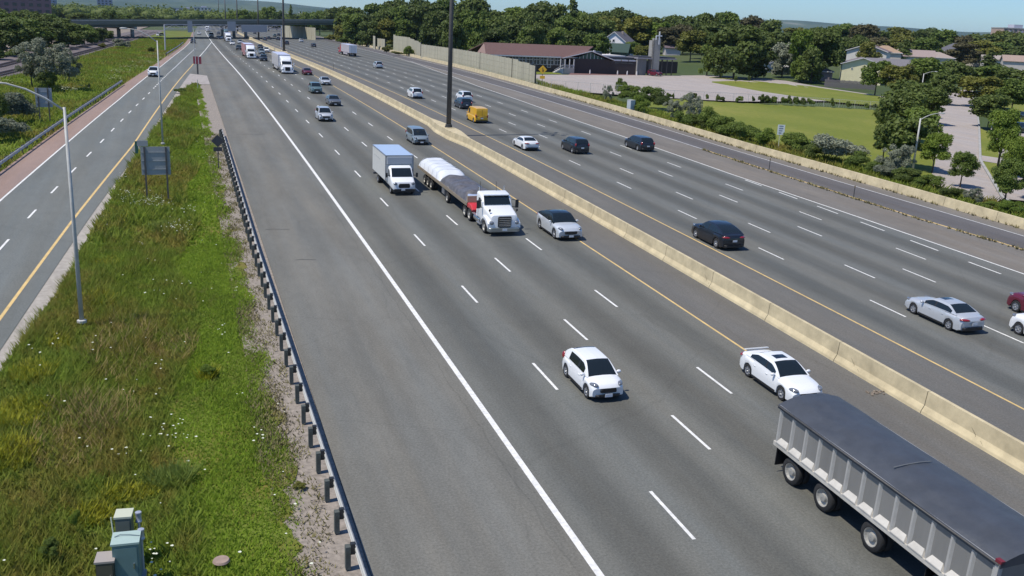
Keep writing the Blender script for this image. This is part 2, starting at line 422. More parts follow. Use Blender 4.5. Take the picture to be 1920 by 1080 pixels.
line(rampY, -20, 260, .17, YE, lr)
line(rampY, 260, 409, .2, WH, lr)
def dashes(f, y0, period, n, ln, wd, mat, parent, name='lane_dash'):
    for i in range(n):
        y = y0+period*i
        strip(name, lambda t: f(t)-wd/2, lambda t: f(t)+wd/2, y-ln/2, y+ln/2, .006, mat, parent, ys=[y-ln/2, y+ln/2])
for k, y0 in enumerate((25.008, 30.498, 35.088)):
    dashes(lambda y, k=k: 14.967+3.776*k, y0-12, 12, 30, 3.1, .13, WH, hw)
for x, y0 in ((38.65, 42.764), (42.3, 37.886), (45.95, 48.441), (49.6, 53.426)):
    dashes(lambda y, x=x: x, y0-24, 12, 31, 3.1, .12, WH, hr)
dashes(lambda y: interp(y, [(40, 52.3), (80, 53.0)]), 43.4, 6, 7, 3, .14, WH, hr, 'merge_dash')
dashes(rampD, 46.2, 8.2, 14, 2.6, .14, WH, lr)
dashes(rampD, 161.5, 3.2, 14, 1.4, .2, WH, lr, 'merge_dash')
line(rampD, 205, 330, .16, WH2, lr)
# skid marks and stains on the pavement
rm = plain('skid_rubber', (.06, .06, .06), .9)
# ------------------------------------------------------------------ land
def axis(vals):
    out = []
    for a, b, s in vals:
        x = a
        while x < b-1e-6: out.append(x); x += s
    out.append(vals[-1][1]); return out
URB = grassmat('countryside', [(0, (.05, .065, .025)), (.35, (.06, .085, .03)), (.7, (.085, .10, .04)), (1, (.15, .14, .09))], .004, .03)
xs = axis([(-9000, -1000, 1000), (-1000, -200, 100), (-200, -60, 20), (-60, 440, 10), (440, 1000, 80), (1000, 9000, 1000)])
ysg = axis([(-400, -40, 60), (-40, 300, 4), (300, 800, 20), (800, 2000, 150), (2000, 12000, 1000)])
vs_ = [(x, y, G(x, y)-.45) for y in ysg for x in xs]; nx = len(xs)
me = bpy.data.meshes.new('ground'); me.from_pydata(vs_, [], [(j*nx+i, j*nx+i+1, (j+1)*nx+i+1, (j+1)*nx+i) for j in range(len(ysg)-1) for i in range(nx-1)])
me.materials.append(URB); me.polygons.foreach_set('use_smooth', [True]*len(me.polygons))
o = bpy.data.objects.new('ground', me); col.objects.link(o); o['kind'] = 'structure'
def nz(x, y, s=1.):
    return (sin(x*.9*s+1.3*sin(y*.31*s))+sin(y*.53*s+1.7*sin(x*.47*s+2))+.6*sin(x*2.1*s+y*1.3*s))/2.6
# verge between the ramp and the highway: a shallow ditch
def verge_z(x, y):
    a, b = grassL(y), 3.2
    t = max(0, min(1, (x-a)/max(.5, b-a)))
    return -.35*sin(pi*t)**2*min(1, max(.0, (168-y)/30))+.05*nz(x, y)
gedge = lambda y: 3.0+.30*sin(y*.9+1.7*sin(y*.37))+.16*sin(y*2.9+1)+.1*sin(y*6.1)
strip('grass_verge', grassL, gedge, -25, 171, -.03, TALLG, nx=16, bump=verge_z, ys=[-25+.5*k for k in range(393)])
def gr_edge(y): return 2.95+.35*nz(y*.7, 3, 1.)+.2*nz(y*2.3, 8)
strip('gravel_strip', lambda y: 2.3, paveL, -25, 171, -.045, GRAVEL, nx=4)
strip('gravel_strip', rampP, lambda y: grassL(y)+.15, -25, 171, -.02, plain('light_gravel', (.34, .31, .27), .95, noise=.2, scale=3), nx=2)
strip('concrete_gore', rampP, paveL, 171, 197, -.002, plain('pink_concrete', (.33, .295, .27), .85, noise=.25, scale=1.2), nx=2)
strip('asphalt_infill', rampP, paveL, 196.9, 205, -.01, AS_SH)
# left slope down to the railway
lx = curve([(0, -40), (100, -34), (170, -29.5), (200, -26.5), (310, -22.0), (420, -18.2), (600, -14)])
def lb(x, y): return -.25+.12*nz(x*.5, y*.4)
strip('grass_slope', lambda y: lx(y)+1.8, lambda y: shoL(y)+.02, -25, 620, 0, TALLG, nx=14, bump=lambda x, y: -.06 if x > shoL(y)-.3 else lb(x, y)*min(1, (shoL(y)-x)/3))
strip('rail_bed', lambda y: lx(y)-12, lambda y: lx(y)+1.9, -25, 620, -.16, BALLAST, nx=6, bump=lambda x, y: .05*nz(x*2, y*2))
strip('woodland_floor', lambda y: lx(y)-120, lambda y: lx(y)-11.9, -25, 900, -.14, DIRT, nx=3)
for dx, nm in ((0, 'near'), (-5.2, 'far')):
    t = empty('railway_track', R3(lx(170)+dx, 170), 0, 'pair of steel rails on the '+('side nearer the highway' if dx == 0 else 'side nearer the dark wood')+', on brown ballast', 'railway track', 'railway tracks on the left')
    off = t.location
    for r in (-.75, .75):
        m_ = MB()
        ys_ = stations(60, 560)
        for a, b in zip(ys_[:-1], ys_[1:]): m_.bar(R3(lx(a)+dx+r, a, .12)-off, R3(lx(b)+dx+r, b, .12)-off, .09, .16)
        m_.build('rail', plain('rail_steel', (.22, .17, .15), .5, .3), t)
    m_ = MB()
    y = 110
    while y < 400:
        P = R3(lx(y)+dx, y, -.02)-off; m_.box(P, (2.6, .26, .2), 0); y += 1.2
    tag(m_.build('sleepers', plain('sleeper_wood', (.07, .055, .05), .9), t), kind='stuff')
    m_ = MB()
    ys_ = stations(60, 560)
    secs = [[tuple(R3(lx(a)+dx+q, a, zz)-off) for q, zz in ((-2.3, -.2), (2.3, -.2), (1.5, .0), (-1.5, .0))] for a in ys_]
    m_.loft(secs); m_.build('ballast_bed', BALLAST, t)
# the right-hand land
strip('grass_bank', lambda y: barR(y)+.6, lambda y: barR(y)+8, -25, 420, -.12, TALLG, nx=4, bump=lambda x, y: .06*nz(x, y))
P2 = lambda L: [at(u, v)[:2] for u, v in L]
poly('lawn', (P2([(1225, 182), (1330, 189), (1480, 196), (1660, 206)])+[(150, 160)], P2([(1200, 240), (1400, 268), (1530, 300), (1700, 350)])+[(90, 70)]), -.10, LAWN)
poly('lawn', (P2([(1335, 152), (1400, 150), (1520, 161), (1650, 180)]), P2([(1335, 154), (1430, 171), (1560, 190), (1672, 200)])), -.085, LAWN)
poly('parking_lot', (P2([(985, 139), (1080, 139.5), (1200, 140.5), (1340, 140), (1470, 150), (1700, 186)]), P2([(985, 170), (1080, 171), (1225, 181), (1330, 187), (1400, 189.5), (1700, 187.5)])), -.095, AS_LT)
poly('lawn', (P2([(1330, 144.5), (1380, 144), (1440, 149)]), P2([(1330, 145.5), (1380, 149), (1462, 151)])), -.08, LAWN)
poly('lawn', (P2([(1003, 131), (1032, 131)]), P2([(1003, 138.5), (1055, 138.5)])), -.08, LAWN)
# a planting bed along the church wall
poly('planting_bed', (P2([(1072, 134.5), (1190, 136)]), P2([(1066, 139.5), (1196, 140.5)])), -.07, plain('red_mulch', (.17, .085, .075), .95, noise=.35, scale=2))
ssL = P2([(1690, 395), (1740, 350), (1755, 300), (1757, 240), (1760, 190), (1775, 168)])
ssR = P2([(2010, 452), (1880, 370), (1838, 300), (1836, 240), (1830, 190), (1822, 168)])
poly('side_street', (ssL, ssR), -.09, AS_LT)
for L_, nm in ((ssR, 0),):
    m_ = MB(); o0 = ground(Vector((*L_[1], 0)))
    for a, b in zip(L_[:-1], L_[1:]):
        A_ = ground(Vector((*a, 0)), 0); B_ = ground(Vector((*b, 0)), 0)
        for k in range(4):
            m_.bar(A_.lerp(B_, k/4), A_.lerp(B_, (k+1)/4), .3, .16)
    tag(m_.build('kerb', CONCG), kind='structure')
poly('pavement', ([(p[0]+3.2, p[1]) for p in ssR[1:]], [(p[0]+5., p[1]) for p in ssR[1:]]), -.08, AS_LT)
poly('lawn', ([(p[0]+5., p[1]) for p in ssR[1:]], [(p[0]+26., p[1]) for p in ssR[1:]]), -.11, LAWN)
poly('driveway', (P2([(1858, 242), (1858, 232)]), P2([(1950, 262), (1950, 246)])), -.07, AS_LT)
poly('driveway', (P2([(1838, 300), (1838, 290)]), P2([(1950, 318), (1950, 306)])), -.07, AS_LT)
poly('driveway', (P2([(1890, 372), (1872, 352)]), P2([(1990, 382), (1990, 360)])), -.07, AS_LT)
# ------------------------------------------------------------------ distant hills
HM = grassmat('hills', [(0, (.04, .065, .05)), (.45, (.055, .085, .06)), (.72, (.09, .12, .08)), (1, (.28, .27, .24))], .0011, .006)
for dist, hh, ph, nm in ((4200, 62, .3, 'n'), (6800, 122, 2.2, 'f')):
    vs_ = []; K = 160; J = 6
    for i in range(K+1):
        a = radians(-38+ i*(100/K))
        for j in range(J+1):
            r = dist+j*260; t = j/J
            top = hh*(.82+.14*sin(a*9+ph)+.07*sin(a*23+ph*3)+.03*sin(a*61+ph))*(1+.25*a)
            vs_.append((r*sin(a), r*cos(a), 2+top*sin(pi/2*min(1, t*1.5))))
    me = bpy.data.meshes.new('hills'); me.from_pydata(vs_, [], [(i*(J+1)+j, (i+1)*(J+1)+j, (i+1)*(J+1)+j+1, i*(J+1)+j+1) for i in range(K) for j in range(J)])
    me.materials.append(HM); me.polygons.foreach_set('use_smooth', [True]*len(me.polygons))
    o = bpy.data.objects.new('hills', me); col.objects.link(o); o['kind'] = 'structure'
# ------------------------------------------------------------------ concrete barriers
def barrier(name, cx, prof, y0, y1, seg, label, y_fine=260, masts=()):
    """prof: x offset, height; parts are separate cast sections with open joints"""
    root = empty(name, R3(cx(y0), y0), 0, label, 'concrete barrier'); off = Vector(root.location)
    y = y0
    while y < y1-1:
        L = seg if y < y_fine else seg*3
        ya, yb = y+.02, y+L-.02
        m_ = MB(); secs = []
        for k in range(5):
            t = ya+(yb-ya)*k/4
            wd = 0
            for ym in masts: wd = max(wd, .95*max(0, 1-abs(t-ym)/9)**1.0)
            wd = min(wd, .62)
            secs.append([tuple(R3(cx(t)+(px+(wd if px > 0 else -wd)), t, pz)-off) for px, pz in prof])
        m_.loft(secs); m_.build('barrier_section', CONC, root, auto=None); y += L
    return root
TALLP = [(-.33, -.05), (.33, -.05), (.29, .12), (.15, .36), (.09, 1.0), (-.09, 1.0), (-.15, .36), (-.29, .12)]
MAST_Y = (109.5, 306.5, 475)
barrier('median_barrier', lambda y: 30.08, TALLP, 6, 620, 6, 'long tan concrete barrier between the two carriageways with a crack and open joints', masts=MAST_Y)
barrier('side_barrier', lambda y: barR(y)+.25, [(-.26, -.05), (.26, -.05), (.22, .3), (.12, .82), (-.12, .82), (-.2, .3)], 20, 520, 6, 'tan concrete barrier with weathered lower edge running along the far side of the right ramp')
# cracks of the median barrier
for y, s in ((34.6, 1), (48.5, 1), (27, 1)):
    px = 30.08-.33
    P = [R3(px+.05, y-.5, .12), R3(px+.12, y-.25, .25), R3(px+.13, y, .2), R3(px+.16, y+.1, .38), R3(px+.215, y+.45, .6)]
    P = [p_-R3(30.08, 6) for p_ in P]
    m_ = MB(); m_.tube(P, .009, 4); m_.build('crack', plain('crack_dark', (.10, .085, .06), .9), bpy.data.objects['median_barrier'])
# weeds growing along the foot of the barriers and on the gore
def weed_strip(name, f, y0, y1, n, hgt, mat, wd=.25, seed=1):
    r = np.random.default_rng(seed); vs = []; fs = []
    for i in range(n):
        y = r.uniform(y0, y1); x = f(y)+r.uniform(-wd, wd)
        P = R3(x, y, 0)
        for k in range(6):
            a = r.uniform(0, 6.28); h = hgt*r.uniform(.4, 1.2); ln = .1*r.uniform(.5, 1.3)
            o_ = Vector((cos(a)*ln, sin(a)*ln, 0)); q = Vector((-sin(a), cos(a), 0))*.035
            b = P+o_*.3; k0 = len(vs); vs += [tuple(b-q), tuple(b+q), tuple(b+o_*2+Vector((0, 0, h)))]; fs.append((k0, k0+1, k0+2))
    me = bpy.data.meshes.new(name); me.from_pydata(vs, [], fs); me.materials.append(mat)
    o = bpy.data.objects.new(name, me); col.objects.link(o); o['kind'] = 'stuff'
DRYW = plain('dry_weeds', (.17, .15, .06), .9, noise=.3, scale=2)
weed_strip('weeds', lambda y: barR(y)-.15, 30, 170, 500, .28, DRYW, .18)
weed_strip('weeds', lambda y: goreR(y)-.35, 52, 100, 260, .25, DRYW, .2, seed=4)
# ------------------------------------------------------------------ guard rails
def guard_rail(name, f, y0, y1, n, label, side=1, block=True):
    root = empty(name, R3(f(y0), y0), 0, label, 'guard rail', None); off = Vector(root.location)
    prof = [(0, .5), (.045, .54), (.0, .61), (.0, .67), (.045, .74), (0, .79), (-.015, .79), (.02, .74), (-.02, .67), (-.02, .61), (.02, .54), (-.015, .5)]
    m_ = MB(); ys_ = [y0+(y1-y0)*k/60 for k in range(61)]
    m_.loft([[tuple(R3(f(y)+side*(px+.22), y, pz)-off) for px, pz in prof] for y in ys_])
    m_.build('beam', STEEL, root)
    pm = MB(); pm.box((0, 0, .37), (.15, .2, .74)); pme = pm.mesh('post', plain('weathered_post', (.075, .085, .078), .8, noise=.25, scale=3))
    bm_ = MB(); bm_.box((side*.15, 0, .64), (.15, .15, .34)); bme = bm_.mesh('spacer_block', plain('spacer_plastic', (.02, .022, .024), .6))
    for i in range(n):
        y = y0+.6+(y1-y0-1.2)*i/(n-1); P = R3(f(y), y)-off
        link_mesh('post', pme, root, P); link_mesh('spacer_block', bme, root, P)
    return root
guard_rail('guard_rail', lambda y: interp(y, [(0, 4.2), (32, 4.0), (60, 3.85), (108, 3.95)]), 18, 108, 46, 'long steel guard rail with dark spacer blocks between the grass verge and the highway shoulder')
guard_rail('guard_rail', lambda y: shoL(y)-.25, 40, 166, 62, 'steel guard rail beside the pinkish shoulder of the left ramp road')
guard_rail('guard_rail', lambda y: shoL(y)-.25, 268, 372, 40, 'far short guard rail at the foot of the left gantry post')
# end marker of the near guard rail
# ------------------------------------------------------------------ lamps and masts
def street_lamp(P, h, arm, label, r=.1, aim=(-1, 0, 0), lean=None):
    root = empty('street_lamp', P, 0, label, 'street lamp', 'street lamps beside the roads')
    m_ = MB(); m_.tube([(0, 0, -.1), (0, 0, h*.5), (0, 0, h)], [r, r*.8, r*.6], 10); m_.build('pole', STEEL, root, True)
    a = Vector(aim).normalized(); ln, rise = arm
    m_ = MB(); pts = [Vector((0, 0, h-.15))+a*ln*t+Vector((0, 0, rise*(1-(1-t)**2))) for t in (0, .25, .5, .75, 1)]
    m_.tube(pts, [.05, .05, .045, .04, .035], 8); m_.build('arm', STEEL, root, True)
    m_ = MB(); e = pts[-1]+a*.3
    m_.ell(e, (.38, .16, .09), rz=math.atan2(a.y, a.x)); m_.build('lamp_head', plain('lamp_head', (.42, .43, .42), .5), root, True)
    m_ = MB(); m_.lathe([(0.001, .0), (r*2, .0), (r*2, .12), (r*1.2, .16)], axis='Z', n=10); m_.build('base', STEEL, root)
    return root
street_lamp(ground(Vector((-4.85, 47.5, 0))), 10.2, (3.0, 1.25), 'tall thin lamp pole in the near grass verge, nearest the camera', .11, (-1, -.12, 0))
street_lamp(ground(Vector((-1.6, 101.8, 0))), 10.1, (2.7, 1.2), 'steel lamp pole further along the grass verge, arm over the left ramp', .10, (-1, -.1, 0))
street_lamp(ground(at(1711, 319)), 5.8, (2.4, .75), 'pale lamp pole beside the side street, rising from the bushes', .14, (1, -.1, 0))
street_lamp(ground(at(1800, 195)), 7.0, (2.4, .6), 'lamp head showing over the trees at the far end of the side street', .12, (1, -.1, 0)).location = ground(at(1722, 205))
def high_mast(P, h, label, r=.42, crown=True):
    root = empty('high_mast_light', P, 0, label, 'light mast', 'high mast lights along the highway')
    m_ = MB(); m_.tube([(0, 0, .1), (0, 0, h/2), (0, 0, h)], [r, r*.8, r*.5], 12); m_.build('mast', DKSTEEL, root, True)
    m_ = MB(); m_.lathe([(.001, 0), (r*1.55, 0), (r*1.55, .12), (r*1.35, .14), (r*1.35, .34), (r*1.05, .38)], axis='Z', n=14); m_.build('base_flange', plain('mast_base', (.04, .04, .04), .6), root)
    m_ = MB()
    for k in range(6):
        a = k*pi/3; m_.tube([(0, 0, h-.2), (1.3*cos(a), 1.3*sin(a), h-.1)], .05, 6); m_.box((1.5*cos(a), 1.5*sin(a), h-.15), (.7, .35, .25), a)
    m_.build('lamp_ring', DKSTEEL, root)
    return root
for y, lb_ in ((109.5, 'thick dark light mast standing in the median barrier beside the yellow van'), (306.5, 'dark light mast in the median just before the sign gantry')):
    m_ = MB(); P = R3(30.08, y, 0)
    mast = high_mast(P+Vector((0, 0, 1.0)), 27, lb_, .30 if y < 200 else .36)
    ped = MB(); ped.loft([[(x*.52, yy*.9, z) for x, yy in ((-1, -1), (1, -1), (1, 1), (-1, 1))] for z in (-1.05, 0.02)]); ped.build('pedestal', CONC, mast)
for (u, yy, h, r, lb_) in ((485, 475, 25, .4, 'light mast in the median right in front of the bridge'), (446, 640, 26, .45, 'second light mast beyond the bridge'), (424, 780, 26, .5, 'first light mast beyond the bridge'), (412, 950, 28, .4, 'thin light mast far beyond the bridge')):
    P = atY(u, 70, yy); high_mast(ground(P), h, lb_, r)
# ------------------------------------------------------------------ road signs
SIGNBACK = plain('sign_back_aluminium', (.30, .31, .31), .65, .0, noise=.08)
def two_post_sign(P, w_, h_, z0, label, posts, extra=None, mat=SIGNBACK, rz=0.):
    root = empty('road_sign', P, rz, label, 'road sign')
    m_ = MB(); m_.box((0, 0, z0+h_/2), (w_, .05, h_)); m_.build('panel', mat, root)
    for x in posts:
        m_ = MB(); m_.box((x, -.08, (z0+h_)/2), (.12, .10, z0+h_)); m_.build('post', DKSTEEL, root)
    for k in range(3):
        m_ = MB(); m_.box((0, -.04, z0+h_*(.2+.3*k)), (w_*.98, .03, .05)); m_.build('stiffener', SIGNBACK, root)
    return root
P = ground(at(296, 372)); s_ = two_post_sign(P, 2.05, 2.1, 1.8, 'back of a large grey road sign on two posts in the grass verge', (-.75, .75))
m_ = MB(); m_.box((-.86, 0, 4.15), (.75, .06, .42)); m_.build('tab_panel', SIGNBACK, s_)
m_ = MB(); m_.box((-1.28, .06, 3.85), (.22, .06, .9)); m_.build('side_panel', plain('sign_green', (.02, .10, .07), .5), s_)
P = ground(at(86, 228)); two_post_sign(P, 1.7, 2.1, 1.6, 'back of a pale grey road sign beyond the left guard rail', (-.55, .45), mat=plain('sign_back_pale', (.30, .32, .36), .5, .2))
root = empty('warning_sign', ground(at(410, 316)), 0, 'back of a small diamond sign with plate, at the start of the long guard rail', 'road sign')
m_ = MB(); m_.box((0, 0, 2.45), (.78, .03, .78), 0, 0, radians(45)); m_.build('diamond_panel', plain('dark_sign_back', (.05, .05, .055), .6), root)
m_ = MB(); m_.box((0, 0, 1.72), (.75, .03, .36)); m_.build('plate', plain('dark_sign_back', (.05, .05, .055)), root)
m_ = MB(); m_.box((0, .04, 1.3), (.09, .06, 2.6)); m_.build('post', DKSTEEL, root)
# gore marker with red and white chevron faces on a grey post
root = empty('gore_marker', ground(at(371, 139)), 0, 'red and white gore marker board on the pink concrete tip of the verge', 'road sign')
m_ = MB(); m_.box((0, 0, 2.6), (1.5, .05, 1.4)); m_.build('board', plain('marker_red', (.28, .045, .06), .5), root)
for x in (-.32, .22):
    m_ = MB(); m_.box((x, -.035, 2.6), (.1, .02, 1.38)); m_.build('white_stripe', WH, root)
m_ = MB(); m_.box((0, .05, .95), (.3, .3, 1.9)); m_.build('post', DKSTEEL, root)
root = empty('marker_post', ground(at(371, 167)), 0, 'thin pale marker post at the tip of the grass verge', 'post')
m_ = MB(); m_.box((0, 0, .75), (.1, .06, 1.5)); m_.build('stake', plain('pale_post', (.5, .52, .4), .6), root)
root = empty('slender_pole', ground(at(365, 106)), 0, 'slender grey pole behind the red gore marker', 'pole')
m_ = MB(); m_.tube([(0, 0, 0), (0, 0, 7.2)], .1, 8); m_.build('shaft', STEEL, root)
# white information sign by the right barrier
P = ground(at(1454, 279)); P.x += .5; P = ground(P)
root = empty('information_sign', P, radians(-28), 'white rectangular sign with rows of grey lettering above the bushes', 'road sign')
m_ = MB(); m_.box((0, 0, 2.35), (.86, .04, 1.25)); m_.build('panel', plain('sign_white', (.55, .60, .60), .5), root)
for k, ww in enumerate((.46, .46, .40, .34)):
    m_ = MB()
    x = -.25
    while x < -.25+ww: m_.box((x+.03, -.026, 2.80-k*.28), (.06, .012, .14)); x += .085
    tag(m_.build('lettering', plain('sign_ink', (.10, .13, .18), .6), root), kind='stuff')
m_ = MB(); m_.box((-.1, .06, 1.2), (.09, .08, 2.4)); m_.build('post', plain('pale_post', (.5, .52, .4)), root)
# yellow lane-ends sign pair
root = empty('warning_sign', ground(at(1016, 163)), radians(-20), 'yellow diamond warning sign above a smaller yellow plate by the end of the noise wall', 'road sign')
m_ = MB(); m_.box((0, 0, 3.5), (1.25, .04, 1.25), 0, 0, radians(45)); m_.build('diamond_panel', plain('sign_yellow', (.62, .36, .02), .5), root)
m_ = MB(); m_.box((0, -.03, 3.5), (.12, .02, .8)); m_.box((.16, -.03, 3.3), (.1, .02, .4), 0, 0, 0); m_.build('arrow_symbol', BLACK, root)
m_ = MB(); m_.box((0, 0, 1.95), (1.05, .04, .6)); m_.build('plate', plain('sign_yellow', (.62, .36, .02)), root)
m_ = MB(); m_.box((0, .05, 1.6), (.12, .08, 3.2)); m_.build('post', DKSTEEL, root)
# slim delineators
for i, (u, v, lb_) in enumerate(((1442, 318, 'thin dark delineator post on the right gore, left one of two'), (1600, 372, 'thin dark delineator post on the right gore, right one of two'), (625, 131, 'small dark post on the right shoulder of the median, beyond the yellow van'))):
    o = empty('delineator_post', ground(at(u, v)), 0, lb_, 'post')
    m_ = MB(); m_.box((0, 0, .6), (.07, .05, 1.2)); m_.build('stake', DKSTEEL, o)
    m_ = MB(); m_.box((0, -.03, 1.1), (.09, .02, .16)); m_.build('reflector', plain('amber_reflector', (.3, .18, .05), .3), o)
# ------------------------------------------------------------------ sign gantry
gl = ground(atY(310, 95, 303)); gr_ = ground(atY(527, 88, 345), 1.0)
root = empty('sign_gantry', gl, 0, 'pale steel truss gantry with sign backs across the left carriageway before the bridge', 'sign gantry'); off = Vector(gl)
Lt = atY(308, 46, 303)-off; Rt = atY(528, 47.5, 345)-off
GS = plain('gantry_steel', (.50, .49, .52), .5, .3)
m_ = MB(); m_.tube([(0, 0, 0), Lt], .2, 8); m_.build('post', GS, root)
m_ = MB(); m_.tube([gr_-off, Rt], .2, 8); m_.build('post', GS, root)
dn = Vector((0, 0, -1.25)); dep = Vector((0, 1.2, 0))
for a_, b_ in ((Lt, Rt), (Lt+dn, Rt+dn), (Lt+dep, Rt+dep), (Lt+dn+dep, Rt+dn+dep)):
    m_ = MB(); m_.bar(a_, b_, .16); m_.build('chord', GS, root)
nn_ = 14; m_ = MB()
for i in range(nn_):
    a_ = Lt.lerp(Rt, i/nn_); b_ = Lt.lerp(Rt, (i+1)/nn_)
    m_.bar(a_ if i % 2 else a_+dn, b_+dn if i % 2 else b_, .09); m_.bar(a_+dep, b_+dn+dep, .09); m_.bar(a_, a_+dn, .08); m_.bar(a_+dep, a_, .08)
tag(m_.build('lattice', GS, root), kind='stuff')
sb = plain('gantry_sign_back', (.38, .38, .39), .6)
for u0, u1, t0, t1 in ((346, 354, 1.2, 2.2), (417, 433, 1.2, 1.9), (444, 496, .1, 2.2)):
    ta = (u0-308)/220; tb = (u1-308)/220; a_ = Lt.lerp(Rt, ta); b_ = Lt.lerp(Rt, tb)
    m_ = MB(); yo = Vector((0, -.35, 0))
    A = a_+yo+Vector((0, 0, t0-.1)); B = b_+yo+Vector((0, 0, t0-.1)); C_ = b_+yo-Vector((0, 0, t1)); D_ = a_+yo-Vector((0, 0, t1))
    t_ = Vector((0, .12, 0)); m_.loft([[A, B, C_, D_], [A+t_, B+t_, C_+t_, D_+t_]]); m_.build('sign_panel', sb, root)
# ------------------------------------------------------------------ the overpass
BR0 = Vector((-14.7, 424)); BR1 = Vector((63, 534)); BD = (BR1-BR0).normalized(); BN = Vector((-BD.y, BD.x)); BL = (BR1-BR0).length
zl = atY(270, 51, 424).z; zr = atY(600, 48.5, 534).z
def bp(t, n, z): p_ = BR0+(BR1-BR0)*t+BN*n; return Vector((p_.x, p_.y, z+zl+(zr-zl)*t))
root = empty('overpass_bridge', ground(Vector((BR0.x, BR0.y, 0))), 0, 'long dark green-grey road bridge crossing over the whole highway', 'bridge'); off = Vector(root.location)
GIR = plain('girder_green', (.075, .095, .08), .6, noise=.1); PAR = plain('parapet_concrete', (.17, .175, .14), .8, noise=.12)
T0, T1 = -.75, 1.75
def deck(name, n0, n1, z0, z1, mat):
    m_ = MB(); m_.loft([[bp(t, n0, z0)-off, bp(t, n1, z0)-off, bp(t, n1, z1)-off, bp(t, n0, z1)-off] for t in np.linspace(T0, T1, 12)]); return m_.build(name, mat, root)
deck('deck_slab', -.9, 17, 1.0, 1.35, PAR)
for n_ in (0, 4, 8, 12, 16): deck('girder', n_-.25, n_+.25, 0, 1.0, GIR)
deck('parapet', -.9, -.6, 1.351, 2.35, PAR); deck('parapet', 16.7, 17, 1.351, 2.35, PAR)
deck('handrail', -.82, -.7, 2.5, 2.6, plain('pale_rail', (.55, .55, .52), .5)); 
for t in (.0, .63):
    for n_ in (1.5, 8, 14.5):
        p_ = bp(t, n_, 0); g_ = G(p_.x, p_.y)
        m_ = MB(); m_.tube([p_-off, Vector((p_.x, p_.y, g_))-off], .75, 12); m_.build('pier', CONCG, root, True)
    m_ = MB(); m_.bar(bp(t, -.3, -.5)-off, bp(t, 16.3, -.5)-off, 1.4, 1.0); m_.build('pier_cap', CONCG, root)
# abutment wall of the far side
bw = empty('abutment_wall', ground(Vector((62, 540, 0))), 0, 'pale beige retaining wall under the right end of the bridge', 'retaining wall'); off = Vector(bw.location)
m_ = MB(); a_ = ground(atY(528, 72, 575)); b_ = ground(atY(592, 72, 520)); 
for k in range(8):
    p_ = a_.lerp(b_, k/8); q_ = a_.lerp(b_, (k+1)/8-.004)
    mm = MB(); tt = Vector((.2, .5, 0))
    hA = 6.3; mm.loft([[p_-off, q_-off, q_+Vector((0, 0, hA))-off, p_+Vector((0, 0, hA))-off], [p_+tt-off, q_+tt-off, q_+tt+Vector((0, 0, hA))-off, p_+tt+Vector((0, 0, hA))-off]]); mm.build('wall_panel', CONC2, bw)
# ------------------------------------------------------------------ noise wall
def noise_wall(pts, label, n=1):
    """pts: (u, v_base, height) with v_base on the land; one bay between posts about 3.5 m"""
    P = [(ground(at(u, v)), h) for u, v, h in pts]
    root = empty('noise_wall', P[0][0], 0, label, 'noise wall'); off = Vector(P[0][0])
    for (a, ha), (b, hb) in zip(P[:-1], P[1:]):
        L = (b-a).length; k = max(1, round(L/3.6))
        for i in range(k):
            p_ = a.lerp(b, i/k); q_ = a.lerp(b, (i+1)/k); h = ha+(hb-ha)*(i+.5)/k; h = round(h*3)/3.
            d_ = (q_-p_).normalized(); s_ = Vector((-d_.y, d_.x, 0))*.1
            rows = 4
            for j in range(rows):
                z0 = -.3+(h+.3)*j/rows; z1 = -.3+(h+.3)*(j+1)/rows-.025
                A = p_+d_*.14; B = q_-d_*.14
                m_ = MB(); m_.loft([[A+s_+Vector((0, 0, z0))-off, B+s_+Vector((0, 0, z0))-off, B+s_+Vector((0, 0, z1))-off, A+s_+Vector((0, 0, z1))-off],
                                    [A-s_+Vector((0, 0, z0))-off, B-s_+Vector((0, 0, z0))-off, B-s_+Vector((0, 0, z1))-off, A-s_+Vector((0, 0, z1))-off]])
                m_.build('wall_panel', CONC2, root)
            m_ = MB(); m_.bar(p_+Vector((0, 0, -.3))-off, p_+Vector((0, 0, h+.1))-off, .26); m_.build('post', CONC2, root)
        m_ = MB(); m_.bar(b+Vector((0, 0, -.3))-off, b+Vector((0, 0, hb+.1))-off, .26); m_.build('post', plain('dark_post', (.05, .05, .05), .6) if b is P[-1][0] else CONC2, root)
    return root
noise_wall([(790, 110.5, 4.6), (850, 122, 4.6), (900, 134, 4.7), (960, 150, 4.6), (1003, 160, 4.0)], 'long panelled concrete noise wall with a stepped end by the church parking lot')
noise_wall([(738, 95.5, 6.2), (765, 101, 6.0), (789, 109.5, 5.0)], 'short concrete noise wall panels half hidden by shrubs, left of the long wall')
noise_wall([(700, 92, 5.4), (704, 92.5, 5.2)], 'narrow broken end piece of concrete noise wall')
noise_wall([(708, 92, 4.2), (722, 94, 4.2)], 'grey noise wall panels between the two beige pieces')
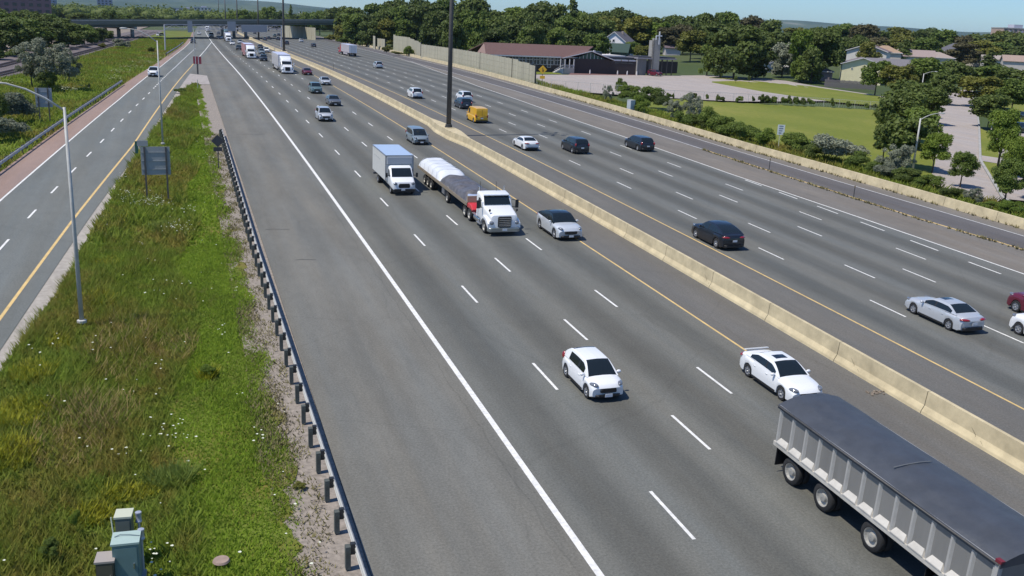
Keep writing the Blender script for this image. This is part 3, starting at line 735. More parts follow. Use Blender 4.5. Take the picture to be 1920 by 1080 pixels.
# ------------------------------------------------------------------ chain-link fences
def chain_fence(pts, h, label, mesh_step=.45):
    P = [ground(at(u, v)) for u, v in pts]; root = empty('chain_link_fence', P[0], 0, label, 'fence'); off = Vector(P[0])
    pm = MB(); pm.tube([(0, 0, 0), (0, 0, h)], .035, 6); pme = pm.mesh('post', STEEL); wm = MB()
    for a, b in zip(P[:-1], P[1:]):
        L = (b-a).length; k = max(1, round(L/3))
        for i in range(k+1): link_mesh('post', pme, root, a.lerp(b, i/k)-off)
        m_ = MB(); m_.bar(a+Vector((0, 0, h))-off, b+Vector((0, 0, h))-off, .05); m_.build('top_rail', STEEL, root)
        n = int(L/mesh_step); d_ = (b-a)/L
        for i in range(n):
            p_ = a+d_*(i*mesh_step)-off
            wm.bar(p_+Vector((0, 0, .03)), p_+d_*mesh_step*1.0+Vector((0, 0, h)), .012); wm.bar(p_+Vector((0, 0, h)), p_+d_*mesh_step+Vector((0, 0, .03)), .012)
    tag(wm.build('wire_mesh', STEEL, root), kind='stuff')
    return root
chain_fence([(1006, 165), (1060, 170), (1130, 175), (1235, 183)], 1.8, 'grey chain-link fence in front of the church parking lot')
chain_fence([(1235, 183), (1430, 192), (1660, 207)], 1.5, 'chain-link fence overgrown with shrubs at the far edge of the field')
# ------------------------------------------------------------------ wooden fence by the houses
P_ = [ground(at(u, v)) for u, v in ((1545, 163), (1640, 169))]
root = empty('wooden_fence', P_[0], 0, 'grey weathered board fence in front of the cream house', 'fence'); off = Vector(P_[0])
L = (P_[1]-P_[0]).length; n = 60; bm_ = MB(); bm_.box((0, 0, 1.0), (L/n*.86, .04, 2.0)); bme = bm_.mesh('board', plain('weathered_board', (.15, .135, .14), .9, noise=.3, scale=1)); az = math.atan2(*(P_[1]-P_[0]).yx)
for i in range(n):
    o = link_mesh('board', bme, root, P_[0].lerp(P_[1], (i+.5)/n)-off+Vector((0, 0, .1*nz(i, 3)))); o.rotation_euler.z = az
# ------------------------------------------------------------------ utility boxes
def cabinet(P, w_, d_, h_, name, label, mat, topmat, rz=0., doors=1):
    root = empty(name, P, rz, label, 'utility cabinet')
    m_ = MB(); m_.loft([rrect(y, -w_/2, w_/2, 0, h_, .02, 1) for y in (-d_/2, d_/2)]); m_.build('body', mat, root)
    m_ = MB(); m_.box((0, 0, h_+.03), (w_+.06, d_+.06, .06)); m_.build('lid', topmat, root)
    m_ = MB(); m_.box((0, -d_/2-.012, h_*.5), (w_*.86, .02, h_*.86)); m_.build('door', mat, root)
    m_ = MB(); m_.box((w_*.3, -d_/2-.04, h_*.5), (.03, .04, .16)); m_.build('handle', CHROME, root)
    m_ = MB(); m_.box((0, 0, .01), (w_+.2, d_+.2, .1)); m_.build('concrete_pad', CONCG, root)
    return root
TEAL = plain('teal_metal', (.13, .21, .21), .5, noise=.06); TEALT = plain('pale_teal_metal', (.36, .46, .42), .5, noise=.06)
c1 = cabinet(ground(at(236, 1008, 1.35)), .68, .62, 1.3, 'traffic_cabinet', 'teal metal traffic cabinet with pale lid, largest of the three boxes in the near grass', TEAL, TEALT, radians(-3))
m_ = MB(); m_.tube([(-.3, .05, 1.37), (-.15, .12, 1.40), (.1, .08, 1.39), (.33, .0, 1.38), (.4, .1, 1.3)], .012, 6); m_.build('cable', plain('grey_cable', (.2, .25, .25), .5), c1)
cabinet(ground(at(232, 962, 1.35)), .42, .46, 1.3, 'meter_cabinet', 'tall narrow beige-topped utility box behind the teal cabinet', plain('grey_green_metal', (.13, .15, .13), .5), plain('cream_metal', (.50, .52, .40), .5), radians(-6))
cabinet(ground(at(198, 1044, .95)), .46, .50, .9, 'utility_box', 'low brown utility box with grey lid, left of the teal cabinet', plain('brown_metal', (.085, .08, .06), .5), plain('warm_grey_metal', (.34, .30, .27), .5), radians(-5))
for (u, v, h, lb_) in ((259, 960, 1.35, 'small white cylinder meter on a post, the upper one beside the boxes'), (264, 992, 1.35, 'small white cylinder meter on a post, right beside the teal lid')):
    root = empty('meter_post', ground(at(u, v, h)), 0, lb_, 'meter', 'meters on posts beside the cabinets')
    m_ = MB(); m_.tube([(0, 0, 0), (0, 0, h-.3)], .035, 8); m_.build('post', STEEL, root)
    m_ = MB(); m_.lathe([(.001, h-.32), (.085, h-.32), (.095, h-.28), (.08, h-.26), (.08, h-.08), (.09, h-.06), (.09, h), (.001, h+.01)], axis='Z', n=14); m_.build('meter_head', plain('meter_grey', (.42, .44, .50), .35, .3), root, auto=40)
root = empty('antenna_pole', ground(at(213, 1006, 1.2)), 0, 'thin cream pole with a small bracket left of the teal cabinet', 'pole')
m_ = MB(); m_.tube([(0, 0, 0), (0, 0, 1.2), (-.04, .1, 1.75)], .02, 6); m_.build('shaft', plain('cream_metal', (.5, .52, .4)), root)
m_ = MB(); m_.box((.05, 0, 1.18), (.18, .05, .06)); m_.build('bracket', plain('cream_metal', (.5, .52, .4)), root)
root = empty('manhole_cover', ground(at(415, 1052)), 0, 'round pinkish concrete cover lying in the near grass', 'manhole cover')
m_ = MB(); m_.lathe([(.001, .06), (.22, .06), (.25, .0)], axis='Z', n=20); m_.build('slab', plain('pink_stone', (.30, .22, .18), .9, noise=.2), root)
P = ground(at(1182, 212)); cabinet(P, 1.0, .8, 2.0, 'roadside_cabinet', 'tall pale grey cabinet behind the right barrier, by the round bushes', plain('pale_cabinet', (.42, .46, .48), .5), plain('white_metal', (.6, .6, .58), .5), radians(20))
cabinet(ground(at(1203, 213)), .8, .6, .9, 'roadside_box', 'low cream box behind the right barrier beside the tall grey cabinet', plain('cream_metal', (.5, .52, .4)), plain('white_metal', (.6, .6, .58)), radians(20))
# debris on the median shoulder
m_ = MB()
for i in range(26):
    a = random.uniform(0, 6.28); r = random.uniform(0, .28)
    m_.box(tuple(ground(at(1643, 737), .03)+Vector((cos(a)*r*2.2, sin(a)*r, 0))), (random.uniform(.04, .16), random.uniform(.03, .1), .05), a)
tag(m_.build('road_debris', DIRT), kind='stuff')
# ------------------------------------------------------------------ buildings
BRICK = plain('dark_brick', (.055, .043, .040), .9, noise=.14, scale=3); SHIN = plain('brown_shingle', (.125, .07, .062), .9, noise=.14, scale=2.5)
WTRIM = plain('white_trim', (.62, .60, .60), .6); WINB = plain('window_glass', (.035, .045, .05), .12)
def rect_part(parent, name, x0, x1, z0, z1, y, mat, t=.06, cx=None):
    m_ = MB(); m_.box(((x0+x1)/2, y, (z0+z1)/2), (x1-x0, t, z1-z0)); return m_.build(name, mat, parent)
def window(parent, x0, x1, z0, z1, y, fmat=WTRIM, cols=1, rows=1, t=.12):
    f = MB(); e = .09
    f.box((x0+e/2, y, (z0+z1)/2), (e, t, z1-z0)); f.box((x1-e/2, y, (z0+z1)/2), (e, t, z1-z0))
    f.box(((x0+x1)/2, y, z0+e/2), (x1-x0-2*e, t, e)); f.box(((x0+x1)/2, y, z1-e/2), (x1-x0-2*e, t, e))
    for i in range(1, cols): f.box((x0+(x1-x0)*i/cols, y+.004, (z0+z1)/2), (e*.8, t*.8, z1-z0-2*e))
    for j in range(1, rows): f.box(((x0+x1)/2, y+.008, z0+(z1-z0)*j/rows), (x1-x0-2*e, t*.7, e*.8))
    o = f.build('window', fmat, parent)
    g = MB(); g.box(((x0+x1)/2, y+.03, (z0+z1)/2), (x1-x0-.04, .03, z1-z0-.04)); g.build('pane', WINB, o)
    return o
# church: local x along the front, y away from the road, origin on the ground at photo pixel (1072,137)
co = ground(atY(1072, 137, 250)); ch = empty('church', co, radians(2), 'low dark brick church with brown roof, tower and canopy beyond the parking lot', 'church')
def bx(name, x0, x1, y0, y1, z0, z1, mat, par=None):
    m_ = MB(); m_.box(((x0+x1)/2, (y0+y1)/2, (z0+z1)/2), (x1-x0, y1-y0, z1-z0)); return m_.build(name, mat, par or ch)
# west wing with windows
bx('wall', -24, -2.2, 1.0, 12, -.5, 4.1, BRICK)
for i in range(7):
    x0 = -17.6+i*2.1
    window(ch, x0, x0+1.85, 1.9, 4.05, .95, cols=2, rows=1)
    rect_part(ch, 'window_bar', x0+.05, x0+1.8, 3.15, 3.25, .87, WTRIM)
m_ = MB()   # long roof, hipped a little at the left end
ov = .7
A = [(-25.5, 1-ov, 4.15), (4.5, 1-ov, 4.15), (11.5, 9, 7.2), (-20.5, 9, 7.2)]
for t in range(1): m_.loft([[(-25.5, .2, 4.0), (2.2, .2, 4.0), (2.2, .2, 4.25), (-25.5, .2, 4.25)], [(-23.0, 9.0, 6.9), (10.5, 9.0, 6.9), (10.5, 9.0, 7.15), (-23.0, 9.0, 7.15)]])
m_.loft([[(-23.0, 9.0, 6.9), (10.5, 9.0, 6.9), (10.5, 9.0, 7.15), (-23.0, 9.0, 7.15)], [(-25.5, 18, 4.0), (10.5, 18, 4.0), (10.5, 18, 4.25), (-25.5, 18, 4.25)]])
m_.build('roof', SHIN, ch)
m_ = MB(); m_.loft([[(-24, .9+.4, 4.2), (-24, 12, 4.2), (-23.2, 9, 6.8)], [(-23.9, 1.3, 4.2), (-23.9, 12, 4.2), (-23.1, 9, 6.8)]]); m_.build('gable_wall', plain('pinkish_brick', (.3, .2, .17), .8), ch)
bx('fascia', -25.5, 2.2, .1, .2, 3.9, 4.2, WTRIM)
# hall with a low gable and a glazed triangle
hx0, hx1 = 0.0, 11.3
bx('wall', hx0, hx1, -.4, 14, -.5, 3.9, BRICK)
apx = 5.2
m_ = MB()
for (xa, za), (xb, zb) in (((-3.6, 3.8), (apx, 5.9)), ((apx, 5.9), (12.2, 3.75))):
    m_.loft([[(xa, -1.2, za), (xb, -1.2, zb), (xb, -1.2, zb+.2), (xa, -1.2, za+.2)], [(xa, 14, za), (xb, 14, zb), (xb, 14, zb+.2), (xa, 14, za+.2)]])
m_.build('hall_roof', SHIN, ch)
m_ = MB()
for (xa, za), (xb, zb) in (((-3.6, 3.8), (apx, 5.9)), ((apx, 5.9), (12.2, 3.75))): m_.bar((xa, -1.27, za+.1), (xb, -1.27, zb+.1), .08, .22)
m_.build('barge_board', WTRIM, ch)
m_ = MB(); m_.add([(.8, -.43, 3.92), (9.8, -.43, 3.92), (apx, -.43, 5.7)], [(0, 1, 2)]); m_.add([(.8, -.40, 3.92), (9.8, -.40, 3.92), (apx, -.40, 5.7)], [(2, 1, 0)]); gw = m_.build('gable_window', plain('green_glass', (.03, .075, .07), .15), ch)
for i in range(1, 8):
    x = .8+9*i/8; zt = 3.92+1.78*(1-abs(x-apx)/(4.5)); m_ = MB(); m_.box((x, -.47, (3.92+zt)/2), (.1, .05, zt-3.92)); m_.build('mullion', WTRIM, gw)
# flat-roofed part, white band, letters, panel wall, canopy
bx('wall', hx1+.01, 20.0, -.2, 15, -.5, 3.55, BRICK)
for i in range(3): bx('clerestory_band', 12.8+i*2.4, 14.9+i*2.4, -.3, -.2, 3.56, 3.95, plain('pale_band', (.45, .45, .52), .5))
bx('flat_roof', 8.5, 21.0, 1.0, 16, 4.0, 4.6, plain('dark_fascia', (.05, .05, .06), .6)); bx('roof_membrane', 9.2, 18.5, 4, 15.5, 4.61, 4.95, plain('white_roof', (.62, .58, .56), .7))
bx('rooftop_unit', 8.2, 10.3, -.3+3, 6, 4.0, 5.9, plain('blue_grey_unit', (.06, .08, .1), .5)); bx('vent_stack', 7.0, 7.5, 1.2, 1.8, 4.4, 6.2, WTRIM)
# illegible raised letters along the top of the brick wall
m_ = MB(); x = 13.2
for n_ in (6, 9, 6):
    for k in range(n_):
        m_.box((x, -.24, 3.05), (.11, .05, .26)); m_.box((x+.07, -.24, 3.13), (.1, .05, .06)); x += .25
    x += .3
tag(m_.build('lettering', plain('letter_grey', (.13, .14, .13), .6), ch), kind='stuff')
bx('panel_wall', 20.2, 23.0, -.6, -.2, -.3, 4.35, plain('grey_panel', (.17, .17, .165), .7, noise=.1)); bx('trim', 19.95, 20.19, -.7, -.1, -.3, 4.35, CONCG)
bx('canopy', 19.8, 32.5, -1.2, 6, 4.36, 4.75, plain('canopy_grey', (.26, .25, .27), .6)); bx('canopy_top', 20.2, 32.2, -.8, 5.6, 4.76, 5.1, plain('dark_fascia', (.05, .05, .06)))
for x in (27.9, 29.6, 31.3):
    for y in (-.8, 4.8): bx('canopy_post', x-.12, x+.12, y-.12, y+.12, -.3, 4.35, DKSTEEL)
bx('rear_wall', 23.2, 42, 14, 15, -.3, 3.4, plain('dark_rear', (.035, .03, .035), .9))
# tower with a cross
bx('tower', 24.4, 26.7, -1.4, -.5, -.3, 10.2, plain('tower_concrete', (.30, .29, .27), .8, noise=.12)); bx('tower', 24.4, 24.9, -1.4, 1.2, -.3, 9.6, plain('tower_concrete', (.30, .29, .27)))
m_ = MB(); m_.box((26.0, -1.55, 10.3), (.3, .2, 3.6)); m_.box((25.9, -1.56, 10.9), (1.9, .2, .3)); m_.box((25.0, -1.56, 10.3), (.3, .2, 1.0)); m_.build('cross', plain('white_cross', (.7, .7, .7), .5), ch)
# porch with stairs and railing
bx('porch_floor', -3.4, 0, -1.6, .9, -.3, 1.2, CONCG)
for i in range(6): bx('step', -4.1-i*.35, -3.4-i*.35, -1.5, -.1, -.3, 1.05-i*.18, WTRIM)
for x in (-4.2, -2.9, -1.5, -.2): bx('porch_post', x-.1, x+.1, -1.6, -1.4, 1.2 if x > -3.5 else .3, 3.7, WTRIM)
bx('railing', -3.3, -.05, -1.62, -1.54, 2.05, 2.15, WTRIM)
for i in range(14): bx('baluster', -3.25+i*.24, -3.19+i*.24, -1.6, -1.55, 1.2, 2.05, WTRIM)
m_ = MB(); m_.bar((-3.4, -1.6, 2.1), (-6.0, -1.6, .7), .1); m_.bar((-3.4, -1.6, 1.5), (-6.0, -1.6, .1), .12); m_.build('stair_rail', WTRIM, ch)
window(ch, -2.5, -1.6, 1.25, 3.4, .93); window(ch, -7.2, -6.1, 1.2, 3.6, .9)
for x in (4.9, 13.4, 16.4, 19.4): m_ = MB(); m_.lathe([(.001, 1.0), (.12, .95), (.2, .3), (.2, -.2)], c=(x, -1.4, 0), axis='Z', n=8); o = m_.build('garden_statue', WTRIM); o.location = co; tag(o, {4.9: 'small white ornament at the foot of the church gable', 13.4: 'small white statue by the dark church wall, leftmost of three', 16.4: 'small white statue by the dark church wall, middle of three', 19.4: 'small white statue by the grey panel wall of the church'}[x], 'statue', 'white ornaments along the church wall')
def house(P, w_, d_, h_, rh, wall, roofc, label, rz=0., kind='gable_front', wins=(), chim=None, ov=.5):
    """front faces -y. gable_front: the ridge runs away from the viewer; side: the ridge runs along x; hip"""
    root = empty('house', P, rz, label, 'house')
    wm = plain('siding_%d' % (hash(wall) % 9999), wall, .8, noise=.07, scale=1); rmt = plain('roofing_%d' % (hash(roofc) % 9999), roofc, .9, noise=.15, scale=3)
    m_ = MB(); m_.box((0, d_/2, h_/2-.3), (w_, d_, h_+.6)); m_.build('wall', wm, root)
    X = w_/2+ov
    if kind == 'gable_front':
        for y in (.06, d_-.06):
            m_ = MB(); m_.loft([[(-w_/2, y-.05, h_), (w_/2, y-.05, h_), (0, y-.05, h_+rh)], [(-w_/2, y+.05, h_), (w_/2, y+.05, h_), (0, y+.05, h_+rh)]]); m_.build('gable', wm, root)
        m_ = MB(); k = rh/(w_/2)
        for s in (-1, 1):
            e = [(s*X, h_-ov*k), (0, h_+rh), (0, h_+rh+.18), (s*X, h_-ov*k+.18)]
            m_.loft([[(x, -ov, z) for x, z in e], [(x, d_+ov, z) for x, z in e]])
        m_.build('roof', rmt, root)
        m_ = MB()
        for s in (-1, 1): m_.bar((s*X, -ov-.03, h_-ov*k+.05), (0, -ov-.03, h_+rh+.05), .06, .22)
        m_.build('barge_board', WTRIM, root)
    elif kind == 'side':
        m_ = MB(); k = rh/(d_/2)
        for s in (-1, 1):
            e = [(d_/2+s*(d_/2+ov), h_-ov*k), (d_/2, h_+rh), (d_/2, h_+rh+.18), (d_/2+s*(d_/2+ov), h_-ov*k+.18)]
            m_.loft([[(-X, y, z) for y, z in e], [(X, y, z) for y, z in e]])
        m_.build('roof', rmt, root)
        for x in (-w_/2+.06, w_/2-.06):
            m_ = MB(); m_.loft([[(x-.05, 0, h_), (x-.05, d_, h_), (x-.05, d_/2, h_+rh)], [(x+.05, 0, h_), (x+.05, d_, h_), (x+.05, d_/2, h_+rh)]]); m_.build('gable', wm, root)
    else:
        rl = max(.2, (w_-d_)/2)
        m_ = MB(); m_.add([(-X, -ov, h_), (X, -ov, h_), (X, d_+ov, h_), (-X, d_+ov, h_), (-rl, d_/2, h_+rh), (rl, d_/2, h_+rh)], [(0, 1, 5, 4), (1, 2, 5), (2, 3, 4, 5), (3, 0, 4), (3, 2, 1, 0)]); m_.build('roof', rmt, root)
        m_ = MB(); m_.box((0, -ov-.03, h_-.08), (2*X, .06, .2)); m_.build('gutter', WTRIM, root)
    for x0, x1, z0, z1 in wins: window(root, x0, x1, z0, z1, -.04)
    if chim: m_ = MB(); m_.box((chim, d_*.6, h_+rh*.8), (.8, .8, 2.2)); m_.build('chimney', plain('chimney_brick', (.3, .25, .22), .8), root)
    return root
# white house behind the church
hp = ground(atY(1150, 95, 330)); house(hp, 8.6, 12, 6.6, 3.2, (.80, .77, .78), (.10, .095, .11), 'white gabled house with a dark roof among the trees behind the church', radians(-42), 'gable_front', ((-.6, .3, 6.2, 7.2), (-2.4, -1.5, 3.5, 4.8), (1.4, 2.3, 3.5, 4.8)), 1.0)
house(ground(atY(1160, 105, 318)), 6, 6, 3.4, 2.6, (.10, .13, .11), (.035, .065, .055), 'dark green roofed garage in front of the white house', radians(-35), 'side')
# houses on the right
house(ground(atY(1612, 160, 232)), 11.0, 12, 5.2, 1.7, (.74, .67, .43), (.17, .14, .145), 'cream sided house with a low gable and two small dark windows above the wooden fence', radians(-36), 'gable_front', ((.3, 1.1, 3.1, 3.9), (-3.0, -2.5, 3.6, 4.1)), None, .6)
house(ground(atY(1668, 148, 245)), 14, 9, 3.6, 1.9, (.45, .42, .38), (.16, .15, .16), 'house with a long grey roof right behind the cream house', radians(-36), 'side')
house(ground(atY(1620, 135, 275)), 13, 9, 5.4, 2.2, (.6, .58, .55), (.17, .12, .12), 'house with a brownish roof and white gable above the cream house', radians(-48), 'gable_front', ((-.5, .5, 5.2, 6.0),))
house(ground(atY(1655, 133, 290)), 11, 9, 4.6, 2.4, (.5, .45, .4), (.32, .22, .15), 'house with an orange-brown hipped roof among the trees', radians(-36), 'hip')
house(ground(atY(1690, 128, 292)), 10, 10, 4.2, 1.9, (.62, .66, .64), (.24, .19, .18), 'white gabled house left in the row of pinkish roofs', radians(-50), 'gable_front')
house(ground(atY(1715, 130, 286)), 12, 9, 3.8, 2.1, (.5, .47, .4), (.29, .225, .21), 'long house with a pinkish brown roof behind the street trees', radians(-36), 'side', ((-6, -5, 1.5, 2.8), (-2, -1, 1.5, 2.8)))
house(ground(atY(1755, 128, 296)), 12, 9, 3.5, 2.0, (.5, .47, .42), (.31, .25, .22), 'house with a pale pinkish hipped roof, right end of the roof row', radians(-30), 'hip')
house(ground(atY(1671, 110, 372)), 15, 10, 4.5, 2.2, (.5, .47, .45), (.20, .155, .14), 'brick house with a brown hipped roof beyond the conifer', radians(-36), 'hip', ((-4, -3, 2, 3.2), (2, 3, 2, 3.2)))
house(ground(atY(1806, 116, 360)), 24, 14, 6.0, 3.6, (.52, .49, .42), (.105, .105, .12), 'large house with a wide dark grey hipped roof and cream walls', radians(-40), 'hip', ((-3, -1.6, 3, 4.6), (4, 7, 1.5, 3.8), (8, 9.5, 3, 4.5)), 4)
house(ground(atY(1862, 122, 330)), 9, 8, 3.2, 1.8, (.5, .46, .42), (.30, .26, .23), 'low house with a pale grey-beige roof left of the pink roof', radians(-40), 'side')
house(ground(atY(1910, 122, 300)), 11, 9, 3.4, 2.1, (.5, .46, .42), (.31, .23, .19), 'house with a pink tiled roof at the right edge of the picture', radians(-38), 'side')
house(ground(atY(1540, 160, 240)), 5.5, 5, 2.3, 1.1, (.25, .2, .2), (.22, .19, .18), 'small garden shed with a grey roof left of the cream house', radians(-36), 'hip')
house(ground(atY(1448, 141, 262)), 3.6, 3, 2.3, .7, (.5, .52, .55), (.08, .08, .1), 'small white shed under the dark trees at the parking lot edge', 0, 'gable_front', ((.2, 1.0, .3, 1.9),))
house(ground(atY(1468, 143, 256)), 4.0, 3, 1.8, .4, (.45, .4, .33), (.3, .28, .24), 'low beige shed beside the small white shed', 0, 'side')
house(ground(atY(1262, 96, 345)), 6, 5, 2.4, 1.2, (.5, .47, .48), (.12, .09, .1), 'small house with white trim half hidden right of the church tower', radians(-15), 'side')
def block(P, w_, d_, h_, wall, label, nx_, nz_, rz=0., balc=False, name='apartment_building'):
    root = empty(name, P, rz, label, 'apartment building')
    m_ = MB(); m_.box((0, d_/2, h_/2-1), (w_, d_, h_+2)); m_.build('wall', plain('block_%d' % (hash(wall) % 9999), wall, .8, noise=.06, scale=.4), root)
    m_ = MB(); m_.box((0, d_/2, h_+.4), (w_+.4, d_+.4, .8)); m_.build('roof', CONCG, root)
    m_ = MB(); m_.box((w_*.1, d_/2, h_+2), (w_*.3, d_*.5, 3)); m_.build('lift_house', plain('pale_band', (.45, .45, .52)), root)
    for i in range(nx_):
        for j in range(nz_):
            x = -w_/2+w_*(i+.5)/nx_; z = h_*(j+.35)/nz_
            ww = w_/nx_*.5; hh = h_/nz_*.5
            m_ = MB(); m_.box((x, -.04, z+hh/2), (ww, .12, hh)); m_.build('window', WINB, root)
            if balc and i % 2: m_ = MB(); m_.box((x, -.7, z-.2), (ww*1.5, 1.4, 1.1)); m_.build('balcony', plain('pale_band', (.45, .45, .52)), root)
    return root
block(ground(atY(1905, 80, 620)), 26, 16, 24, (.40, .29, .24), 'tan brick apartment block rising over the trees at the far right', 6, 8, radians(-10), True)
block(ground(atY(40, 60, 560)), 30, 18, 24, (.16, .12, .13), 'dark brown apartment block at the top left behind the trees', 8, 8, radians(10))
block(ground(atY(92, 20, 1500)), 18, 16, 42, (.2, .24, .34), 'distant bluish tower, left of the far pair', 4, 12)
block(ground(atY(197, 20, 1700)), 22, 16, 45, (.2, .24, .34), 'distant bluish tower near the middle of the left skyline', 4, 12)
# pale building glimpses far away
for i, (u, yy, w_, h_, lb_) in enumerate(((565, 2300, 60, 14, 'far white warehouse below the hills, left one'), (350, 2600, 70, 18, 'far pale building row behind the bridge'), (380, 2500, 40, 22, 'far pale block behind the bridge'))):
    block(ground(atY(u, 30, yy)), w_, 30, h_, (.5, .5, .5), lb_, 5, 3, 0, name='warehouse')['category'] = 'building'

# ------------------------------------------------------------------ vehicles
WHEELS = {}
STEELRIM = plain('pale_steel_rim', (.36, .35, .325), .45, .25, noise=.15, scale=4)
def wheel_meshes(r, wd):
    k = (round(r, 3), round(wd, 3))
    if k not in WHEELS:
        m_ = MB(); m_.lathe([(r*.62, wd*.42), (r*.66, wd*.5), (r*.93, wd*.46), (r, wd*.3), (r, -wd*.3), (r*.93, -wd*.46), (r*.6, -wd*.5), (.01, -wd*.5)], n=20)
        tm = m_.mesh('tyre', RUBBER); tm.set_sharp_from_angle(angle=radians(45))
        m_ = MB(); m_.lathe([(r*.655, wd*.46), (r*.60, wd*.40), (r*.56, wd*.18), (r*.22, wd*.26), (.01, wd*.28)], n=20)
        for i in range(5):
            a = 2*pi*i/5+.3; m_.box((wd*.30, cos(a)*r*.38, sin(a)*r*.38), (wd*.22, r*.14, r*.40), 0, 0, 0, a-pi/2)
        rm_ = m_.mesh('rim', ALLOY)
        if r > .4:
            m_ = MB(); m_.lathe([(r*.655, wd*.46), (r*.60, wd*.42), (r*.54, wd*.10), (r*.36, -wd*.02), (r*.30, wd*.12), (r*.27, wd*.40), (r*.14, wd*.44), (.01, wd*.45)], n=20)
            for i in range(8):
                a = 2*pi*i/8; m_.box((wd*.04, cos(a)*r*.46, sin(a)*r*.46), (wd*.08, r*.09, r*.09))
            rm_ = m_.mesh('rim', STEELRIM)
        WHEELS[k] = (tm, rm_)
    return WHEELS[k]
def add_wheel(root, x, y, r, wd, side, name='wheel', rimmat=None):
    tm, rmm = wheel_meshes(r, wd)
    o = link_mesh(name, tm, root, (x, y, r)); o.rotation_euler.z = 0 if side > 0 else pi
    k = link_mesh('rim', rmm, o)
    return o
KIND = {  # length, width, height, hood/deck profile (y/L, z/H), cabin (wb, rf, rr, rb), side glass (front, rear), rear power, roof taper
 'hatch': (3.9, 1.70, 1.44, [(-.5, .56), (-.47, .63), (-.3, .65), (.28, .635), (.40, .60), (.47, .53), (.5, .46)], (.30, .10, -.27, -.48), (.19, -.27), 1.9, .70, .31, (.325, -.315)),
 'sedan': (4.6, 1.80, 1.36, [(-.5, .58), (-.475, .70), (-.36, .73), (.22, .665), (.38, .61), (.465, .54), (.5, .46)], (.225, .04, -.20, -.375), (.15, -.29), 1.15, .70, .32, (.305, -.295)),
 'coupe': (4.8, 1.96, 1.60, [(-.5, .60), (-.475, .68), (-.38, .70), (.24, .645), (.38, .62), (.465, .56), (.5, .46)], (.235, .07, -.14, -.455), (.15, -.31), 1.45, .72, .37, (.31, -.30)),
 'suv': (4.6, 1.84, 1.58, [(-.5, .56), (-.48, .63), (-.3, .65), (.25, .645), (.40, .62), (.47, .56), (.5, .47)], (.265, .10, -.33, -.475), (.16, -.36), 1.9, .74, .345, (.315, -.305)),
 'minivan': (4.9, 1.9, 1.62, [(-.5, .55), (-.48, .60), (-.3, .61), (.32, .60), (.42, .56), (.475, .49), (.5, .42)], (.345, .13, -.42, -.485), (.24, -.42), 2.6, .80, .33, (.335, -.295)),
 'van': (4.7, 1.9, 2.02, [(-.5, .46), (-.49, .50), (-.3, .52), (.30, .52), (.42, .50), (.48, .42), (.5, .34)], (.335, .16, -.47, -.492), (.23, .08), 3.5, .88, .33, (.33, -.31)),
 'crossover': (4.5, 1.86, 1.66, [(-.5, .58), (-.48, .65), (-.3, .665), (.24, .66), (.40, .63), (.47, .57), (.5, .47)], (.255, .09, -.35, -.48), (.15, -.37), 2.1, .76, .35, (.31, -.305)),
}
